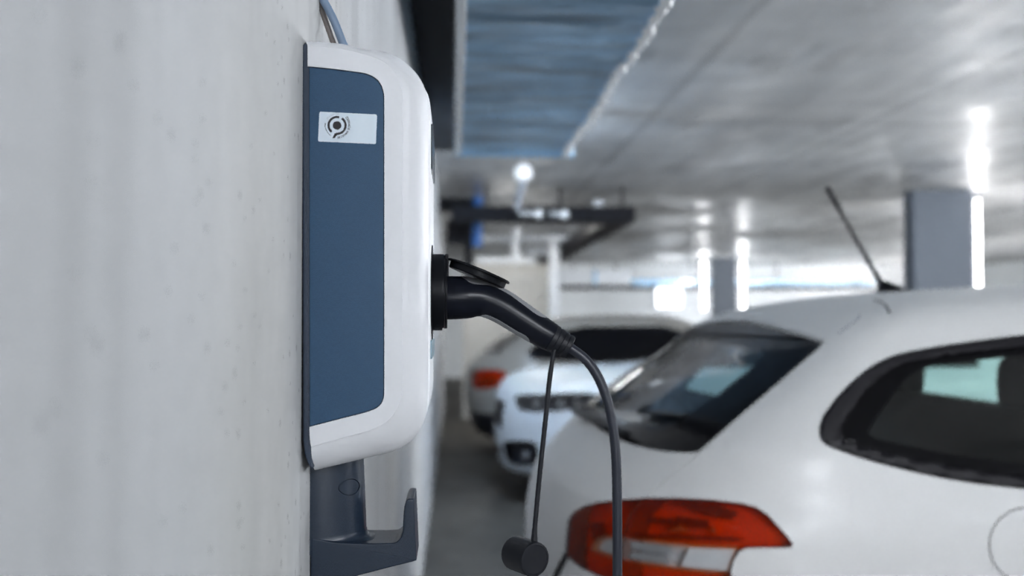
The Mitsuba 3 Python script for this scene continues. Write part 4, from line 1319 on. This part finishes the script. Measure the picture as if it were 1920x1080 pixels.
scene[p3] = mikit.ply(tube([[q[0], YP, ztop], [q[0], YP, (ztop + ZC) / 2], [q[0] + .02, YP, at_y(968, 428, YP)[2]]], .075, 16), 'pipe_white', 40)
# things hung in the dark corner left of the tray
YK = 11.0
t = thing('blue_pipe', 'blue pipe hanging in the dark corner beside the tray', 'pipe')
a, b = at_y(896, 412, YK - .2), at_y(894, 452, YK - .2)
scene[t] = mikit.ply(tube([a + [0, 0, .3], a, (a + b) / 2, b, b - [0.0, 0, .06]], .055, 16), 'pipe_blue', 40)
t = thing('riser_pipe', 'black upright pipe left of the blue pipe', 'pipe')
a = at_y(879, 598, YK)
scene[t] = mikit.ply(tube([[a[0], YK + .5, 1.55], [a[0], YK + .5, 2.1], [a[0], YK + .5, ZC]], .048, 16), 'black_steel', 40)
t = thing('pipe_bundle', 'black insulated pipe crossing under the ceiling left of the tray', 'pipe')
a, b = at_y(838, 370, YK), at_y(885, 365, YK)
scene[t] = mikit.ply(tube([[XW - .6, YK + .1, a[2]], [a[0], YK + .1, a[2]], [b[0] - .04, YK + .1, a[2]], [b[0] + .02, YK + .1, a[2]]], .15, 18), 'black_void', 40)
t = thing('wall_cabinet', 'black cabinet hanging below the insulated pipe in the corner', 'cabinet')
a, b = at_y(838, 410, YK), at_y(876, 455, YK)
scene[t] = mikit.ply(box(a[0], b[0], YK + .02, YK + .3, b[2], a[2], .01), 'black_steel', False)
# pale pipes that run across behind the partition
for k, (py, r, x0, x1, y, lb) in enumerate(((447, .06, 900, 1085, 14.9, 'upper pale pipe running across above the partition'), (470, .07, 985, 1045, 15.2, 'lower pale pipe running across above the partition'))):
    t = thing('cross_pipe', lb, 'pipe')
    a, b = at_y(x0, py, y), at_y(x1, py + 2, y)
    scene[t] = mikit.ply(tube([a, (a + b) / 2, b], r, 18), 'pipe_white', 40)
t = thing('service_duct', 'long pale blue-white duct running across below the ceiling at the far wall', 'duct')
y = 22.3
a, b = at_y(1050, 520, y), at_y(1182, 522, y)
zt_, zb_ = at_y(1100, 507, y)[2], at_y(1100, 533, y)[2]
xm = (a[0] + b[0]) / 2
part(t, 'section', box(a[0], xm - .03, y, y + .3, zb_, zt_, .01), 'pipe_white', False)
part(t, 'section', box(xm + .03, b[0], y, y + .3, zb_, zt_, .01), 'pipe_white', False)
for xk in (a[0] + .3, b[0] - .3, b[0] + 1.6, b[0] + 3.4):
    part(t, 'hanger', box(xk - .012, xk + .012, y + .13, y + .15, zb_, ZC), 'black_steel', False)
part(t, 'clamp', box(xm - .035, xm + .035, y - .02, y + .32, zb_ - .02, zt_ + .02, .01), 'galvanised', False)
part(t, 'bracket_rail', box(a[0], at_y(1700, 522, y)[0], y + .05, y + .25, zb_ - .10, zb_ - .04), 'black_steel', False, 'dark rail under the duct')
part(t, 'section', box(b[0] + .05, at_y(1640, 522, y)[0], y + .05, y + .22, zb_ - .02, zb_ + .12, .01), 'galvanised', False)
# bright wall lamp at the far end
t = thing('wall_lamp', 'bright square wall lamp at the far end, left of the slim column', 'lamp')
y = Y_END - .12
a, b = at_y(1230, 534, y), at_y(1279, 577, y)
part(t, 'diffuser', box(a[0] + .03, b[0] - .03, y - .02, y + .02, b[2] + .03, a[2] - .03, .005), 'lamp_tube', False, emit=[6 * c for c in TUBE_TINT])
part(t, 'frame', cat(box(a[0], b[0], y + .01, y + .1, a[2] - .035, a[2]), box(a[0], b[0], y + .01, y + .1, b[2], b[2] + .035), box(a[0], a[0] + .035, y + .01, y + .1, b[2], a[2]), box(b[0] - .035, b[0], y + .01, y + .1, b[2], a[2])), 'lamp_housing', False)
